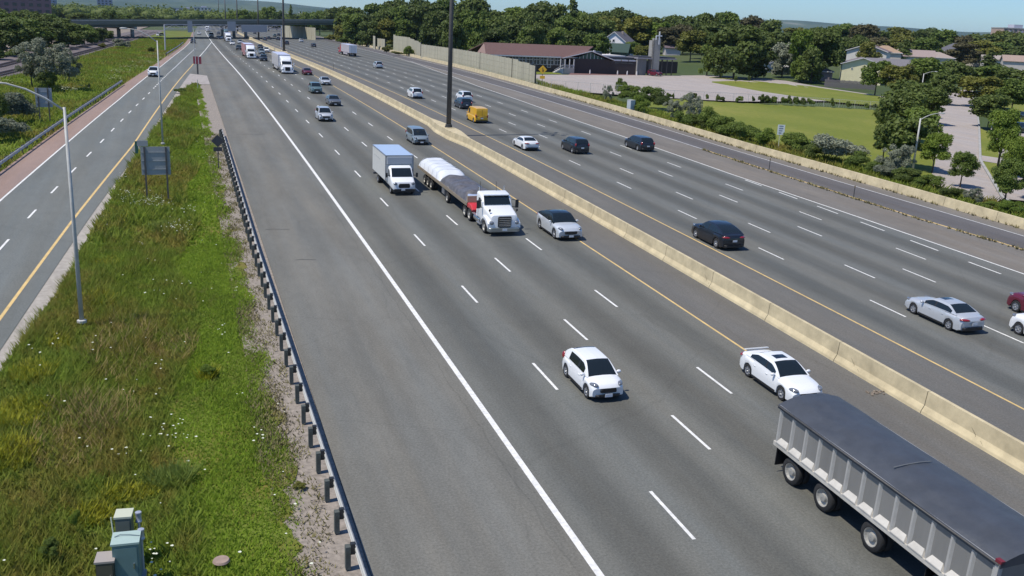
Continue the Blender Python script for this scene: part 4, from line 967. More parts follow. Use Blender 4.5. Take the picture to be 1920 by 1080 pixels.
def make_car(kind, pmat, P, yaw, label, cat, group=None, simple=False, sunroof=None, roofmat=None, plates=True, scale=1.0, name=None, hs=1.0, rails=False, dark_rear=False):
    L, W, H, prof, (wb, rf, rr_, rb), (sg0, sg1), rp, rt, wr, (fw, rw) = KIND[kind]
    L *= scale; W *= scale; H *= hs
    root = empty(name or {'hatch': 'hatchback_car', 'sedan': 'sedan_car', 'coupe': 'coupe_suv', 'suv': 'suv_car', 'minivan': 'minivan', 'van': 'cargo_van', 'crossover': 'suv_car'}[kind], P, 0, label, cat, group)
    sl = (G(P.x+.0, P.y+2)-G(P.x, P.y-2))/4
    fwd = Vector((sin(yaw), cos(yaw), 0)); fwd.z = sl*fwd.y; fwd.normalize(); rt_v = fwd.cross(Vector((0, 0, 1))).normalized(); up = rt_v.cross(fwd)
    root.rotation_euler = Matrix((rt_v, fwd, up)).transposed().to_euler()
    hw_ = W/2; sill = .19; ar = wr*1.17
    yf, yr = fw*L, rw*L
    ys_ = set(np.linspace(-L/2, L/2, 9 if simple else 20).round(4))
    ys_ |= {a*L for a, b in prof}
    for yc in (yf, yr): ys_ |= {yc+ar*c for c in ((-1, -.9, -.6, 0, .6, .9, 1) if not simple else (-1, -.7, 0, .7, 1))}
    ys_ |= {-L/2+.04, -L/2+.14, L/2-.04, L/2-.14}; ys_ = sorted(ys_)
    ys2 = [ys_[0]]
    for y in ys_[1:]:
        if y-ys2[-1] > .02: ys2.append(y)
    def top(y): return interp(y/L, prof)*H
    def halfw(y):
        t = abs(y)/(L/2); return hw_*(1-.10*max(0, (t-.6)/.4)**2.0)
    def sect(y):
        w_ = halfw(y); zt = top(y); zs = zt-.05*H*(1 if abs(y) > .2*L else .6)
        zl = sill+(.05 if abs(y) > .45*L else 0)
        for yc in (yf, yr):
            if abs(y-yc) < ar: zl = max(zl, sqrt(max(0, ar*ar-(y-yc)**2))*1.0+wr*.92)
        sh = 1.; e = L/2-abs(y)
        if e < .15: sh = .86+.14*sqrt(max(0, e/.15))
        zm = zl+.5*(zs-zl)
        pts = [(w_*.90, zl), (w_*.985, zl+.02), (w_, zl+.42*(zs-zl)), (w_*.985, zl+.8*(zs-zl)), (w_*.94, zs), (w_*.80, zt), (w_*.45, zt+.018), (0, zt+.025)]
        cz = (zl+zt)/2; bow = .13*L/4.6*max(0, 1-e/(.16*L))
        out = []
        for x, z in pts:
            z = cz+(z-cz)*sh; x2 = x*(.97+.03*sh)
            out.append((x2, y-math.copysign(1, y)*bow*(abs(x)/w_)**2.2, z))
        return [(-x, yy, z) for x, yy, z in out]+[(x, yy, z) for x, yy, z in reversed(out[:-1])]
    secs = [sect(y) for y in ys2]
    m_ = MB(); m_.loft(secs); o = m_.build('body', pmat, root, True, auto=38)
    # cabin grid
    yb = [a*L for a in (wb, rf, rr_, rb)]
    def hfrac(y):
        if y > yb[1]: t = (y-yb[1])/(yb[0]-yb[1]); return .95*(1-t**1.25)
        if y < yb[2]: t = (yb[2]-y)/(yb[2]-yb[3]); return .95*(1-t**rp)
        t = (y-yb[2])/(yb[1]-yb[2]); return .95+.05*sin(pi*t)
    cy = set(np.linspace(yb[3], yb[2], 5 if simple else 7).round(4)) | set(np.linspace(yb[2], yb[1], 4 if simple else 6).round(4)) | set(np.linspace(yb[1], yb[0], 5 if simple else 7).round(4))
    sgf, sgr = sg0*L, sg1*L; bpil = (sgf+sgr)/2+.05*L
    cy |= {sgf, sgr, bpil-.05, bpil+.05}; cy = sorted(cy); c2 = [cy[0]]
    for y in cy[1:]:
        if y-c2[-1] > .012: c2.append(y)
    cy = c2
    grid = []
    for y in cy:
        h = hfrac(y); zb = top(y)-.02; zt = zb+(H-zb)*h; w_ = halfw(y)*.925; ttw = halfw(y)*rt*1.0
        wt = w_-(w_-ttw)*h
        ez = zt-.05*h
        half = []
        for t in (0, .08, .82, 1.0): half.append((w_+(wt-w_)*t**1.15, zb+(ez-zb)*t))
        half += [(wt*.90, zt-.02*h), (wt*.5, zt), (0, zt+.012*h)]
        half = [(-x, y, z) for x, z in half]+[(x, y, z) for x, z in reversed(half[:-1])]
        grid.append(half)
    nC = len(grid[0]); parts = {}
    def put(nm, a, b, c, d):
        parts.setdefault(nm, MB()).quad(a, b, c, d)
    for i in range(len(cy)-1):
        ym = (cy[i]+cy[i+1])/2
        for j in range(nC-1):
            k = min(j, nC-2-j); left = j < nC//2
            q = (grid[i][j], grid[i+1][j], grid[i+1][j+1], grid[i][j+1])
            nm = 'roof'
            if k == 1 and sgr < ym < sgf: nm = 'side_window_'+('l' if left else 'r')
            if k == 1 and abs(ym-bpil) < .05: nm = 'pillar'
            if k >= 4:
                if ym > yb[1]+.02: nm = 'windscreen'
                elif ym < yb[2]-.02 and not (kind == 'van') and hfrac(ym) > .12: nm = 'rear_window'
                elif k == 5 and sunroof and sunroof[0]*L < ym < sunroof[1]*L: nm = 'sunroof'
            put(nm, *q)
    for nm, mb in parts.items():
        mat_ = (roofmat or pmat) if nm == 'roof' else (BLACK if nm == 'pillar' else GLASS)
        mb.build({'side_window_l': 'side_window', 'side_window_r': 'side_window'}.get(nm, nm), mat_, root, True)
    # underbody, wheels
    m_ = MB(); m_.box((0, 0, .36), (W*.80, L*.94, .30)); m_.build('underbody', BLACK, root)
    tw = .21 if not kind == 'coupe' else .25
    for y in (yf, yr):
        for s in (-1, 1): add_wheel(root, s*(hw_*.985-tw/2), y, wr, tw, s)
    # lamps, grille, plates
    zf = top(L*.49)
    fx = hw_*.70
    for s in (-1, 1):
        m_ = MB(); m_.ell((s*fx*1.08, L/2-.27, top(L*.44)*.93), (.13, .25, .085), 12, 6, rz=s*.45); m_.build('headlight', LAMP, root, True)
        zr = top(-L*.475)*.9
        m_ = MB()
        if kind in ('sedan', 'coupe'): m_.ell((s*hw_*.68, -L/2+.13, zr*.97), (.30, .14, .075), 12, 6, rz=s*.45)
        else: m_.ell((s*hw_*.83, -L/2+.16, zr*1.0+.05), (.11, .16, .19 if kind != 'van' else .26), 10, 6)
        m_.build('tail_light', TAIL, root, True)
    m_ = MB(); m_.loft([rrect(L/2-.10, -hw_*.48, hw_*.48, zf*.62, zf*.90, .05), rrect(L/2+.004, -hw_*.44, hw_*.44, zf*.64, zf*.87, .05)]); m_.build('grille', BLACK, root)
    m_ = MB(); m_.loft([rrect(L/2-.14, -hw_*.78, hw_*.78, .24, zf*.50, .05), rrect(L/2+.012, -hw_*.60, hw_*.60, .26, zf*.50, .05)]); m_.build('lower_intake', BLACK, root)
    if kind != 'van': m_ = MB(); m_.loft([rrect(-L/2-.002, -hw_*.66, hw_*.66, .24, .40, .04), rrect(-L/2+.14, -hw_*.80, hw_*.80, .22, .42, .04)]); m_.build('rear_bumper_trim', BLACK, root)
    if plates:
        m_ = MB(); m_.box((0, L/2+.025, zf*.47), (.34, .02, .14)); m_.build('number_plate', PLATE, root)
        m_ = MB(); m_.box((0, -L/2-.012, top(-L*.475)*.66), (.34, .02, .14)); m_.build('number_plate', PLATE, root)
    for s in (-1, 1):
        m_ = MB(); m_.ell((s*(hw_*.95+.10), wb*L-.30*L/4.6, top(wb*L)+.06), (.12, .07, .075), 8, 5); m_.build('mirror', pmat, root, True)
    if not simple and kind != 'van':
        for s in (-1, 1):
            m_ = MB(); m_.box((s*hw_*.985, 0, .235), (.05, (fw-rw)*L-2.2*ar, .10)); m_.build('sill_trim', BLACK, root)
            for yd in ((bpil-.45, bpil+.5) if kind != 'hatch' else (bpil-.4, bpil+.55)):
                m_ = MB(); m_.box((s*(hw_*.985), yd-.25, top(0)*.80), (.04, .16, .035)); m_.build('door_handle', pmat, root)
    if rails:
        for s in (-1, 1):
            m_ = MB(); m_.tube([(s*hw_*rt*.86, rf*L-.1, H-.03), (s*hw_*rt*.88, 0, H+.04), (s*hw_*rt*.86, rr_*L+.1, H-.03)], .022, 6); m_.build('roof_rail', CHROME, root)
    if kind == 'van':
        for x in (-.005,):
            m_ = MB(); m_.box((0, -L/2-.004, H*.56), (.03, .02, H*.66)); m_.build('rear_door_seam', BLACK, root)
        m_ = MB(); m_.box((0, -L/2+.01, .32), (W*.9, .14, .2)); m_.build('rear_bumper', BLACK, root)
    return root
P_WHITE = paint('white', (.74, .75, .76)); P_SILVER = paint('silver', (.54, .56, .585), .35); P_SILVB = paint('pale_blue_silver', (.60, .63, .66), .3)
P_GREYB = paint('grey_blue', (.23, .28, .31), .3); P_GREY = paint('grey', (.13, .14, .155), .4); P_DGREY = paint('dark_grey', (.055, .06, .068), .4)
P_BLACK = paint('black', (.010, .012, .017)); P_YEL = paint('yellow', (.74, .40, .008)); P_MAR = paint('maroon', (.13, .012, .028), .2); P_RED = paint('red', (.55, .03, .035)); P_PINKR = paint('faded_red', (.55, .16, .17)); P_TEAL = paint('teal_grey', (.12, .19, .20), .3)
P_DARKBLUE = paint('dark_blue', (.02, .03, .045), .2)
def heading(f, y, away): a = math.atan2(f(y+1)-f(y-1)+bend(y+1)-bend(y-1), 2); return a if away else a+pi
LANE = lambda y: 0
def on(xo, y): return R3(xo, y, .004)
HF = lambda y: 0.
def car(kind, pm, xo, y, label, cat='car', away=False, f=HF, **k):
    return make_car(kind, pm, on(xo, y), heading(f, y, away), label, cat, k.pop('group', 'vehicles on the highway'), simple=y > 110, **k)
car('hatch', P_WHITE, 16.62, 35.6, 'white hatchback driving alone in the second lane, nearest car in front', scale=.935)
car('sedan', P_WHITE, 25.15, 33.85, 'white sedan with a dark sunroof and rear spoiler behind the dump trailer', sunroof=(-.105, -.01), scale=.97)
o_ = bpy.data.objects['sedan_car']; m_ = MB(); m_.loft([[(-.62, -2.18, 1.02), (.62, -2.18, 1.02), (.62, -2.12, 1.07), (-.62, -2.12, 1.07)], [(-.62, -1.98, 1.06), (.62, -1.98, 1.06), (.62, -1.98, 1.10), (-.62, -1.98, 1.10)]]); m_.build('spoiler', P_WHITE, o_)
car('coupe', P_SILVB, 25.45, 61.9, 'silver-blue coupe SUV with a black glass roof beside the white flatbed truck', roofmat=GLASS)
car('minivan', P_GREYB, 25.0, 104.2, 'grey-blue minivan near the yellow line by the median barrier', scale=.95)
car('suv', P_SILVER, 17.3, 123.2, 'silver SUV ahead of the white box truck, lowest of the group of four', rails=True)
car('sedan', P_GREY, 21.2, 141.5, 'dark grey car behind the silver SUV in the third lane')
car('crossover', P_TEAL, 21.0, 160, 'teal-grey pickup-like SUV with a wide dark grille, third lane')
car('sedan', P_SILVER, 25.0, 177.5, 'pale silver car with a blue-black windscreen nearest the barrier in the group of four')
car('sedan', P_MAR, 24.9, 203.5, 'maroon car to the right of the white semi truck')
car('crossover', P_DARKBLUE, 20.3, 258, 'dark blue SUV half hidden left behind the white semi truck'); bpy.data.objects[-1] if 0 else None
car('crossover', P_WHITE, 25.6, 318, 'white car half hidden behind the trailer of the white semi truck', away=False)
car('crossover', P_GREYB, 23.0, 302, 'dark grey-blue SUV right of the red and white semi truck')
car('suv', P_DGREY, 26.0, 350, 'dark car behind the grey-blue SUV, close to the barrier')
car('suv', P_DGREY, 17.9, 332, 'dark car half hidden left of the red and white semi truck')
car('sedan', P_WHITE, 18.0, 383, 'small white sedan in front of the far white truck')
car('suv', P_SILVER, 21.6, 400, 'small silver car behind the red and white semi truck')
car('crossover', P_WHITE, 12.6, 492, 'pale SUV leading the far traffic under the bridge', scale=1.25, hs=1.3)
car('suv', P_DARKBLUE, 14.9, 458, 'small dark blue car beside the far pale SUV')
car('sedan', P_WHITE, 16.2, 470, 'small white car left of the far white truck')
car('suv', P_GREY, 17.5, 560, 'small grey car far down the left carriageway')
car('suv', P_WHITE, 21.5, 600, 'small white car far down the left carriageway')
car('suv', P_SILVER, 13.0, 640, 'tiny silver car under the bridge, leftmost lane')
rl_ = lambda y: (rampW(y)+rampD(y))/2
car('crossover', P_WHITE, rampW(186)+1.1, 186.5, 'white SUV alone on the left ramp road', f=rl_)
car('suv', P_DGREY, rampW(385)+1.4, 385, 'dark car far up on the left ramp beside the gantry post', f=rl_)
car('suv', P_WHITE, 7.2, 535, 'small white car on the left ramp beyond the gantry', f=rl_)
# away
car('van', P_YEL, 37.9, 123.8, 'bright yellow cargo van with rear doors, right of the median light mast', 'van', True)
car('suv', P_DARKBLUE, 40.7, 140.6, 'dark teal SUV partly hidden between the light mast and the yellow van', away=True)
car('crossover', P_WHITE, 43.9, 151.2, 'white SUV right behind the dark SUV by the light mast', away=True)
car('crossover', P_WHITE, 36.6, 155.3, 'white SUV left of the light mast, near the yellow line', away=True)
car('sedan', P_WHITE, 36.6, 100.4, 'white sedan by the yellow line below the yellow van', away=True)
car('crossover', P_BLACK, 41.7, 98.2, 'black SUV in the middle lane of the right carriageway', away=True)
car('suv', P_BLACK, 50.7, 100.2, 'black SUV next to the gore on the right side', away=True, scale=1.04)
car('coupe', P_BLACK, 36.2, 58.0, 'black sloping-roof car close to the yellow line, right of the median barrier', away=True, scale=.98)
car('sedan', P_SILVER, 40.35, 40.25, 'silver sedan with a dark sunroof, nearest car on the right carriageway', away=True, sunroof=(-.06, .03))
car('crossover', P_WHITE, 43.95, 36.2, 'white SUV cut off at the right picture edge', away=True, rails=True, scale=.97)
car('crossover', P_MAR, 47.25, 39.5, 'maroon SUV cut off at the right picture edge above the white one', away=True)
car('crossover', P_SILVER, 46.6, 239.5, 'small silver SUV alone between the white truck and the light mast', away=True)
car('suv', P_DGREY, 49.6, 394, 'dark car ahead of the white trailer truck, beside the far light mast', away=True)
car('suv', P_DGREY, 41.2, 417, 'dark blue-grey car right of the gantry post', away=True)
car('crossover', P_WHITE, 52.6, 468, 'white car between the two masts beyond the gantry', away=True)
car('suv', P_DGREY, 39.5, 493, 'dark car in the far group before the bridge, leftmost', away=True)
car('suv', P_DGREY, 43.5, 488, 'dark car in the far group before the bridge, rightmost', away=True)
car('suv', P_TEAL, 47.5, 560, 'greenish car far off under the bridge', away=True)
car('suv', P_DGREY, 52, 590, 'dark car far off under the bridge, near the abutment wall', away=True)
car('suv', P_GREY, 36, 470, 'grey car beside the thin mast in the median before the bridge', away=True)
car('suv', P_GREY, 40, 620, 'tiny grey car beyond the bridge on the right carriageway', away=True)
# parked
make_car('crossover', P_MAR, ground(at(1228, 142)), radians(160), 'dark maroon car parked at the foot of the church tower', 'car', simple=True)
make_car('sedan', P_DARKBLUE, ground(at(1912, 222)), radians(75), 'dark car parked in a driveway at the right picture edge, upper one', 'car', simple=True)
make_car('crossover', P_BLACK, ground(at(1912, 248)), radians(80), 'dark car parked in a driveway at the right picture edge, lower one', 'car', simple=True)
make_car('suv', P_WHITE, ground(atY(301, 56, 470)), radians(40), 'white car beyond the grass left of the gantry post', 'car', simple=True)
# ---- trucks (local: +y forward, origin on the ground under the front bumper)
def orient(root, P, yaw):
    sl = (G(P.x, P.y+3)-G(P.x, P.y-3))/6
    fwd = Vector((sin(yaw), cos(yaw), 0)); fwd.z = sl*fwd.y; fwd.normalize(); r = fwd.cross(Vector((0, 0, 1))).normalized(); up = r.cross(fwd)
    root.location = P; root.rotation_euler = Matrix((r, fwd, up)).transposed().to_euler()
def dual(root, y, hw_, r=.46, single=False):
    for s in (-1, 1):
        add_wheel(root, s*(hw_-.13), y, r, .25, s)
        if not single: add_wheel(root, s*(hw_-.42), y, r, .25, -s)
def tractor(root, pm, sleeper=1.5, roofz=2.75, fairing=False, stripe=None, hs=.9, red_deck=False, rear=-6.6, w_=1.2, trucklamps=True):
    """nose at y=0"""
    def box(name, x0, x1, y0, y1, z0, z1, mat, r=.05, par=root, sm=False):
        m_ = MB(); m_.loft([rrect(y, x0, x1, z0*hs, z1*hs, r, 2) for y in (y0, y1)]); return m_.build(name, mat, par)
    # hood
    m_ = MB()
    H_ = [(-.05, .86, .55, 1.30), (-.12, .96, .52, 1.58), (-.5, 1.02, .6, 1.72), (-1.2, 1.06, .7, 1.86), (-1.75, 1.08, .7, 1.96)]
    m_.loft([rrect(y, -x, x, z0*hs, z1*hs, .22, 4) for y, x, z0, z1 in H_]); m_.build('hood', pm, root, True, auto=45)
    # front fenders
    for s in (-1, 1):
        m_ = MB(); secs = []
        for y, zt, zl in ((-.10, 1.05, .62), (-.35, 1.22, .7), (-.75, 1.36, 1.02), (-1.1, 1.40, 1.12), (-1.5, 1.34, 1.05), (-1.85, 1.15, .75), (-1.9, .9, .55)):
            secs.append([(s*.80, y, zl*hs), (s*w_, y, zl*hs), (s*w_*1.0, y, (zt-.12)*hs), (s*(w_-.14), y, zt*hs), (s*.80, y, zt*hs)])
        m_.loft(secs); m_.build('fender', pm, root, True, auto=40)
    # cab + sleeper
    yb = -3.15-sleeper
    C = [(-1.70, .98, 1.15), (-1.78, 1.06, 1.95)]
    m_ = MB()
    secs = []
    rz_ = roofz
    for y, x, z0, z1 in ((-1.72, 1.08, .75, 1.86), (-1.80, 1.10, .75, 1.98), (-2.25, 1.10, .75, 2.66), (-2.55, 1.11, .75, rz_-.05), (-3.2, 1.12, .75, rz_+(.25 if fairing else 0)), (yb, 1.12, .75, rz_+(.75 if fairing else 0))):
        secs.append(rrect(y, -x, x, z0*hs, z1*hs, .16, 3))
    m_.loft(secs); m_.build('cab', pm, root, True, auto=40)
    # windscreen proud of the cab slope
    m_ = MB(); a = (-1.80, 2.02); b = (-2.22, 2.60)
    off_ = .03
    m_.loft([[(-.98, a[0]+off_, a[1]*hs), (.98, a[0]+off_, a[1]*hs), (.93, b[0]+off_, b[1]*hs), (-.93, b[0]+off_, b[1]*hs)], [(-.98, a[0]-.06, a[1]*hs), (.98, a[0]-.06, a[1]*hs), (.93, b[0]-.06, b[1]*hs), (-.93, b[0]-.06, b[1]*hs)]]); m_.build('windscreen', GLASS, root)
    m_ = MB(); m_.box((0, -2.26, 2.68*hs), (1.9, .35, .05)); m_.build('sun_visor', pm, root)
    for s in (-1, 1):
        m_ = MB(); m_.add([(s*1.125, -2.0, 1.75*hs), (s*1.125, -2.75, 1.72*hs), (s*1.125, -2.75, 2.42*hs), (s*1.125, -2.32, 2.42*hs)], [(0, 1, 2, 3) if s < 0 else (3, 2, 1, 0)]); m_.build('side_window', GLASS, root)
        m_ = MB(); m_.box((s*1.125, -2.8, 1.5*hs), (.01, .03, 1.5*hs)); m_.build('door_seam', BLACK, root)
        m_ = MB(); m_.bar((s*1.12, -1.95, 2.35*hs), (s*1.42, -1.75, 2.35*hs), .04); m_.bar((s*1.12, -1.95, 1.8*hs), (s*1.42, -1.75, 1.8*hs), .04); m_.build('mirror_arm', BLACK, root)
        m_ = MB(); m_.box((s*1.45, -1.75, 2.07*hs), (.22, .10, .62*hs)); m_.build('mirror', BLACK if not fairing else pm, root)
        m_ = MB(); m_.ell((s*1.0, -.45, 1.9*hs), (.09, .07, .10), 8, 5); m_.bar((s*.9, -.6, 1.6*hs), (s*1.0, -.45, 1.82*hs), .03); m_.build('hood_mirror', BLACK, root)
        m_ = MB(); m_.ell((s*.93, -.14, 1.02*hs), (.19, .15, .15), 12, 6, rz=-s*.5); m_.build('headlight', LAMP, root, True)
        m_ = MB(); m_.lathe([(.001, -3.9), (.30, -3.9), (.30, -2.45), (.001, -2.45)], axis='Y' if 0 else 'Z', n=4) if 0 else m_.tube([(s*.88, -2.3, .62*hs), (s*.88, -3.75, .62*hs)], .29, 14); m_.build('fuel_tank', CHROME, root, True, auto=50)
        m_ = MB(); m_.box((s*1.10, -2.4, .42), (.22, .9, .06)); m_.box((s*1.13, -3.3, .9*hs), (.2, 1.2, .05)); m_.build('step', ALLOY, root)
    # grille and bumper
    g = MB(); g.loft([rrect(-.03, -.50, .50, .68*hs, 1.52*hs, .10), rrect(.015, -.46, .46, .72*hs, 1.47*hs, .10)]); go_ = g.build('grille', BLACK, root)
    for i in range(5): m_ = MB(); m_.box((0, .03, (.82+.14*i)*hs), (.86, .035, .045)); m_.build('grille_bar', CHROME if not fairing else BLACK, go_)
    bm_ = plain('bumper_chrome', (.33, .35, .34), .3, .7)
    m_ = MB(); m_.loft([rrect(-.30, -w_, w_, .30, .68*hs, .06), rrect(-.02, -1.13, 1.13, .30, .66*hs, .08), rrect(.06, -1.0, 1.0, .32, .64*hs, .08)]); m_.build('bumper', bm_ if not fairing else pm, root, True, auto=45)
    m_ = MB(); m_.box((0, .075, .48), (.34, .02, .15)); m_.build('number_plate', PLATE, root)
    if fairing:
        m_ = MB(); secs = [rrect(y, -x, x, (z0)*hs, z1*hs, .2, 3) for y, x, z0, z1 in ((-2.3, .75, 2.6, 2.70), (-2.6, .95, 2.6, 3.10), (-3.1, 1.08, 2.6, 3.42), (yb+.02, 1.14, 2.6, 3.72))]
        m_.loft(secs); m_.build('roof_fairing', pm, root, True, auto=40)
    if stripe: m_ = MB(); m_.box((1.13, -3.2, 1.5*hs), (.03, 2.6, .5)); m_.build('stripe', stripe, root)
    # frame
    m_ = MB()
    for s in (-1, 1): m_.bar((s*.42, -.6, .78*hs), (s*.42, rear, .78*hs), .1, .26)
    for y in (-3, -4.6, -5.6, rear): m_.bar((-.42, y, .78*hs), (.42, y, .78*hs), .1, .2)
    m_.build('frame', BLACK, root)
    add_w = [(-1.12, True)]
    dual(root, -1.12, w_, .47, True); dual(root, rear+.95, w_, .47); dual(root, rear+2.2, w_, .47)
    for y in (rear+.95, rear+2.2):
        for s in (-1, 1): 
            if fairing or True:
                m_ = MB(); m_.box((s*.9, y-.62, .55), (.55, .03, .55)); m_.build('mud_flap', BLACK, root)
    m_ = MB(); m_.lathe([(.001, .98), (.45, .98), (.45, .9), (.001, .9)], c=(0, rear+1.55, 0), axis='Z', n=14); m_.build('fifth_wheel', DKSTEEL, root)
    m_ = MB(); 
    for s in (-1, 1): m_.tube([(s*.95, yb+.05-.2, .9), (s*.95, yb-.15, (roofz+.3)*hs)], .07, 8)
    m_.build('exhaust_stack', CHROME, root)
    if red_deck:
        m_ = MB(); m_.loft([rrect(y, .35, w_, z0, z1, .08, 2) for y, z0, z1 in ((rear+2.95, .85, 1.0), (rear+2.7, .9, 1.28), (rear+2.2, .95, 1.36), (rear+1.75, .9, 1.28))]); m_.build('red_fender', P_RED, root, True, auto=40)
        m_ = MB(); m_.bar((.95, rear+3.3, .62), (.95, -3.8, .55), .35, .12); m_.build('side_rail', plain('pinkish_steel', (.35, .22, .2), .5, .3), root)
# --- white truck with tarped flatbed trailer
root = empty('flatbed_truck', (0, 0, 0), 0, 'white semi truck pulling a flatbed with a tarp-covered load, silver behind and dark in front', 'truck')
orient(root, on(21.15, 61.4), pi)
tractor(root, P_WHITE, sleeper=.0, roofz=2.80, red_deck=True, hs=.93, rear=-7.0)
def fb(name, x0, x1, y0, y1, z0, z1, mat): m_ = MB(); m_.box(((x0+x1)/2, (y0+y1)/2, (z0+z1)/2), (x1-x0, y1-y0, z1-z0)); return m_.build(name, mat, root)
TR = -20.9; TF = -5.3
fb('deck', -1.2, 1.2, TR, TF, 1.12, 1.26, DKSTEEL); fb('side_rail', -1.25, -1.2, TR, TF, 1.02, 1.27, plain('wood_rail', (.22, .18, .13), .7)); fb('side_rail', 1.2, 1.25, TR, TF, 1.02, 1.27, plain('wood_rail', (.22, .18, .13), .7))
fb('main_beam', -.5, -.4, TR+.5, TF-.5, .72, 1.12, BLACK); fb('main_beam', .4, .5, TR+.5, TF-.5, .72, 1.12, BLACK)
fb('headboard', -1.2, 1.2, TF-.08, TF, 1.26, 1.75, plain('wood_board', (.4, .34, .22), .7))
fb('toolbox', .75, 1.2, -12.6, -11.8, .5, .98, ALLOY)
for y in (-11.0,): dual(root, y, 1.22, .43, True)
for y in (-16.2, -17.35, -18.5): dual(root, y, 1.22, .43)
for y in (-16.2, -17.35, -18.5): fb('fender', -1.24, -.75, y-.5, y+.5, .96, 1.0, BLACK)
def tarp(name, y0, y1, mat, hgt, seed, amp):
    m_ = MB(); n = 44; k = 15; secs = []
    for i in range(n+1):
        y = y0+(y1-y0)*i/n; t = i/n; e = min(1, min(t, 1-t)*9)**.5
        P = []
        for j in range(k+1):
            a = j/k; x = -1.24+2.48*a
            lump = amp*(sin(y*2.1+seed)*.5+sin(y*5.3+x*2+seed)*.3+sin(x*4+y*3)*.25)
            z = 1.27+(hgt*e+lump*e)*min(1, 1.12*sin(pi*min(max(a, .001), .999))**.34)
            if j in (0, k): z = 1.12
            P.append((x, y, z))
        secs.append(P+[(1.2, y, 1.11), (-1.2, y, 1.11)])
    m_.loft(secs); return m_.build(name, mat, root, True, auto=60)
tarp('silver_tarp', TR, -13.4, plain('silver_tarp', (.66, .68, .72), .35, noise=.06, scale=2), .74, 1, .05)
tarp('dark_tarp', -13.45, TF-.3, plain('dark_tarp', (.10, .095, .10), .42, noise=.35, scale=2.5), .62, 3, .11)
for y in (-20, -18.6, -17.2, -15.8, -14.4):
    m_ = MB(); m_.tube([(-1.26, y, 1.15), (-1.18, y, 1.78), (-.85, y, 2.02), (0, y, 2.08), (.85, y, 2.02), (1.18, y, 1.78), (1.26, y, 1.15)], .012, 5); m_.build('strap', plain('pale_strap', (.45, .48, .52), .6), root)
m_ = MB(); m_.loft([rrect(y, -.6, .95, 1.3, 1.3+h, .12, 2) for y, h in ((-5.5, .2), (-5.8, .42), (-6.6, .46), (-6.8, .2))]); m_.build('rolled_tarp', plain('blue_tarp', (.3, .36, .5), .4, noise=.3), root, True)
for x in (-.3, .9): m_ = MB(); m_.tube([(x, -3.1, 2.55), (x+.05, -3.1, 3.3)], .015, 5); m_.build('antenna', BLACK, root)
# --- white box truck
root = empty('box_truck', (0, 0, 0), 0, 'white cube truck with a pale blue roof and black grille left of the flatbed truck', 'truck')
orient(root, on(17.1, 75.3), pi)
hs_ = .93
KB = plain('box_panel', (.56, .56, .53), .45, noise=.05); RB = plain('blue_white_roof', (.36, .46, .62), .4)
m_ = MB(); m_.loft([rrect(y, -1.16, 1.16, .82, 2.96, .06, 2) for y in (-7.6, -1.95)]); m_.build('cargo_box', KB, root)
m_ = MB(); m_.box((0, -4.78, 2.975), (2.26, 5.6, .05)); m_.build('roof', RB, root)
m_ = MB(); m_.loft([[( -1.12, -1.93, 2.25), (1.12, -1.93, 2.25), (1.12, -1.93, 2.92), (-1.12, -1.93, 2.92)], [(-1.0, -1.80, 2.3), (1.0, -1.80, 2.3), (1.05, -1.85, 2.85), (-1.05, -1.85, 2.85)]]); m_.build('front_panel', plain('shaded_cap', (.30, .33, .37), .5), root)  # shade on the front of the box is put into this blue-grey
for x in (-1.17, 1.17): m_ = MB(); m_.bar((x, -1.94, .85), (x, -1.94, 2.95), .05, .07); m_.build('corner_post', ALLOY, root)
m_ = MB(); m_.bar((-1.17, -1.93, 2.97), (1.17, -1.93, 2.97), .06); m_.bar((-1.17, -7.6, 2.97), (-1.17, -1.94, 2.97), .05); m_.bar((1.17, -7.6, 2.97), (1.17, -1.94, 2.97), .05); m_.build('top_rail', ALLOY, root)
m_ = MB(); x_ = 1.163
for i, ww in enumerate((.5, .35, .6, .4)): m_.box((x_, -6.6+i*.72, 2.3), (.01, ww, .09))
tag(m_.build('faint_lettering', plain('faint_grey_print', (.42, .43, .42), .5), root), kind='stuff')
m_ = MB()
m_.loft([rrect(y, -x, x, z0, z1, r, 3) for y, x, z0, z1, r in ((0, .82, .42, .92, .12), (-.08, .92, .40, 1.10, .18), (-.45, .96, .42, 1.24, .2), (-.85, .98, .45, 1.36, .2), (-1.45, .98, .5, 2.02, .2), (-1.7, .96, .5, 2.18, .2), (-2.6, .96, .5, 2.24, .2))])
m_.build('cab', P_WHITE, root, True, auto=40)
m_ = MB(); m_.loft([[(-.86, -.86, 1.40), (.86, -.86, 1.40), (.80, -1.43, 2.03), (-.80, -1.43, 2.03)], [(-.86, -.95, 1.36), (.86, -.95, 1.36), (.80, -1.5, 1.98), (-.80, -1.5, 1.98)]]); m_.build('windscreen', GLASS, root)
m_ = MB(); m_.loft([rrect(-.05, -.52, .52, .60, 1.0, .12), rrect(.025, -.46, .46, .64, .96, .12)]); m_.build('grille', BLACK, root)
m_ = MB(); m_.loft([rrect(-.2, -.94, .94, .28, .56, .08), rrect(.05, -.84, .84, .30, .55, .08)]); m_.build('bumper', BLACK, root, True, auto=45)
m_ = MB(); m_.box((.1, .06, .5), (.32, .02, .14)); m_.build('number_plate', PLATE, root)
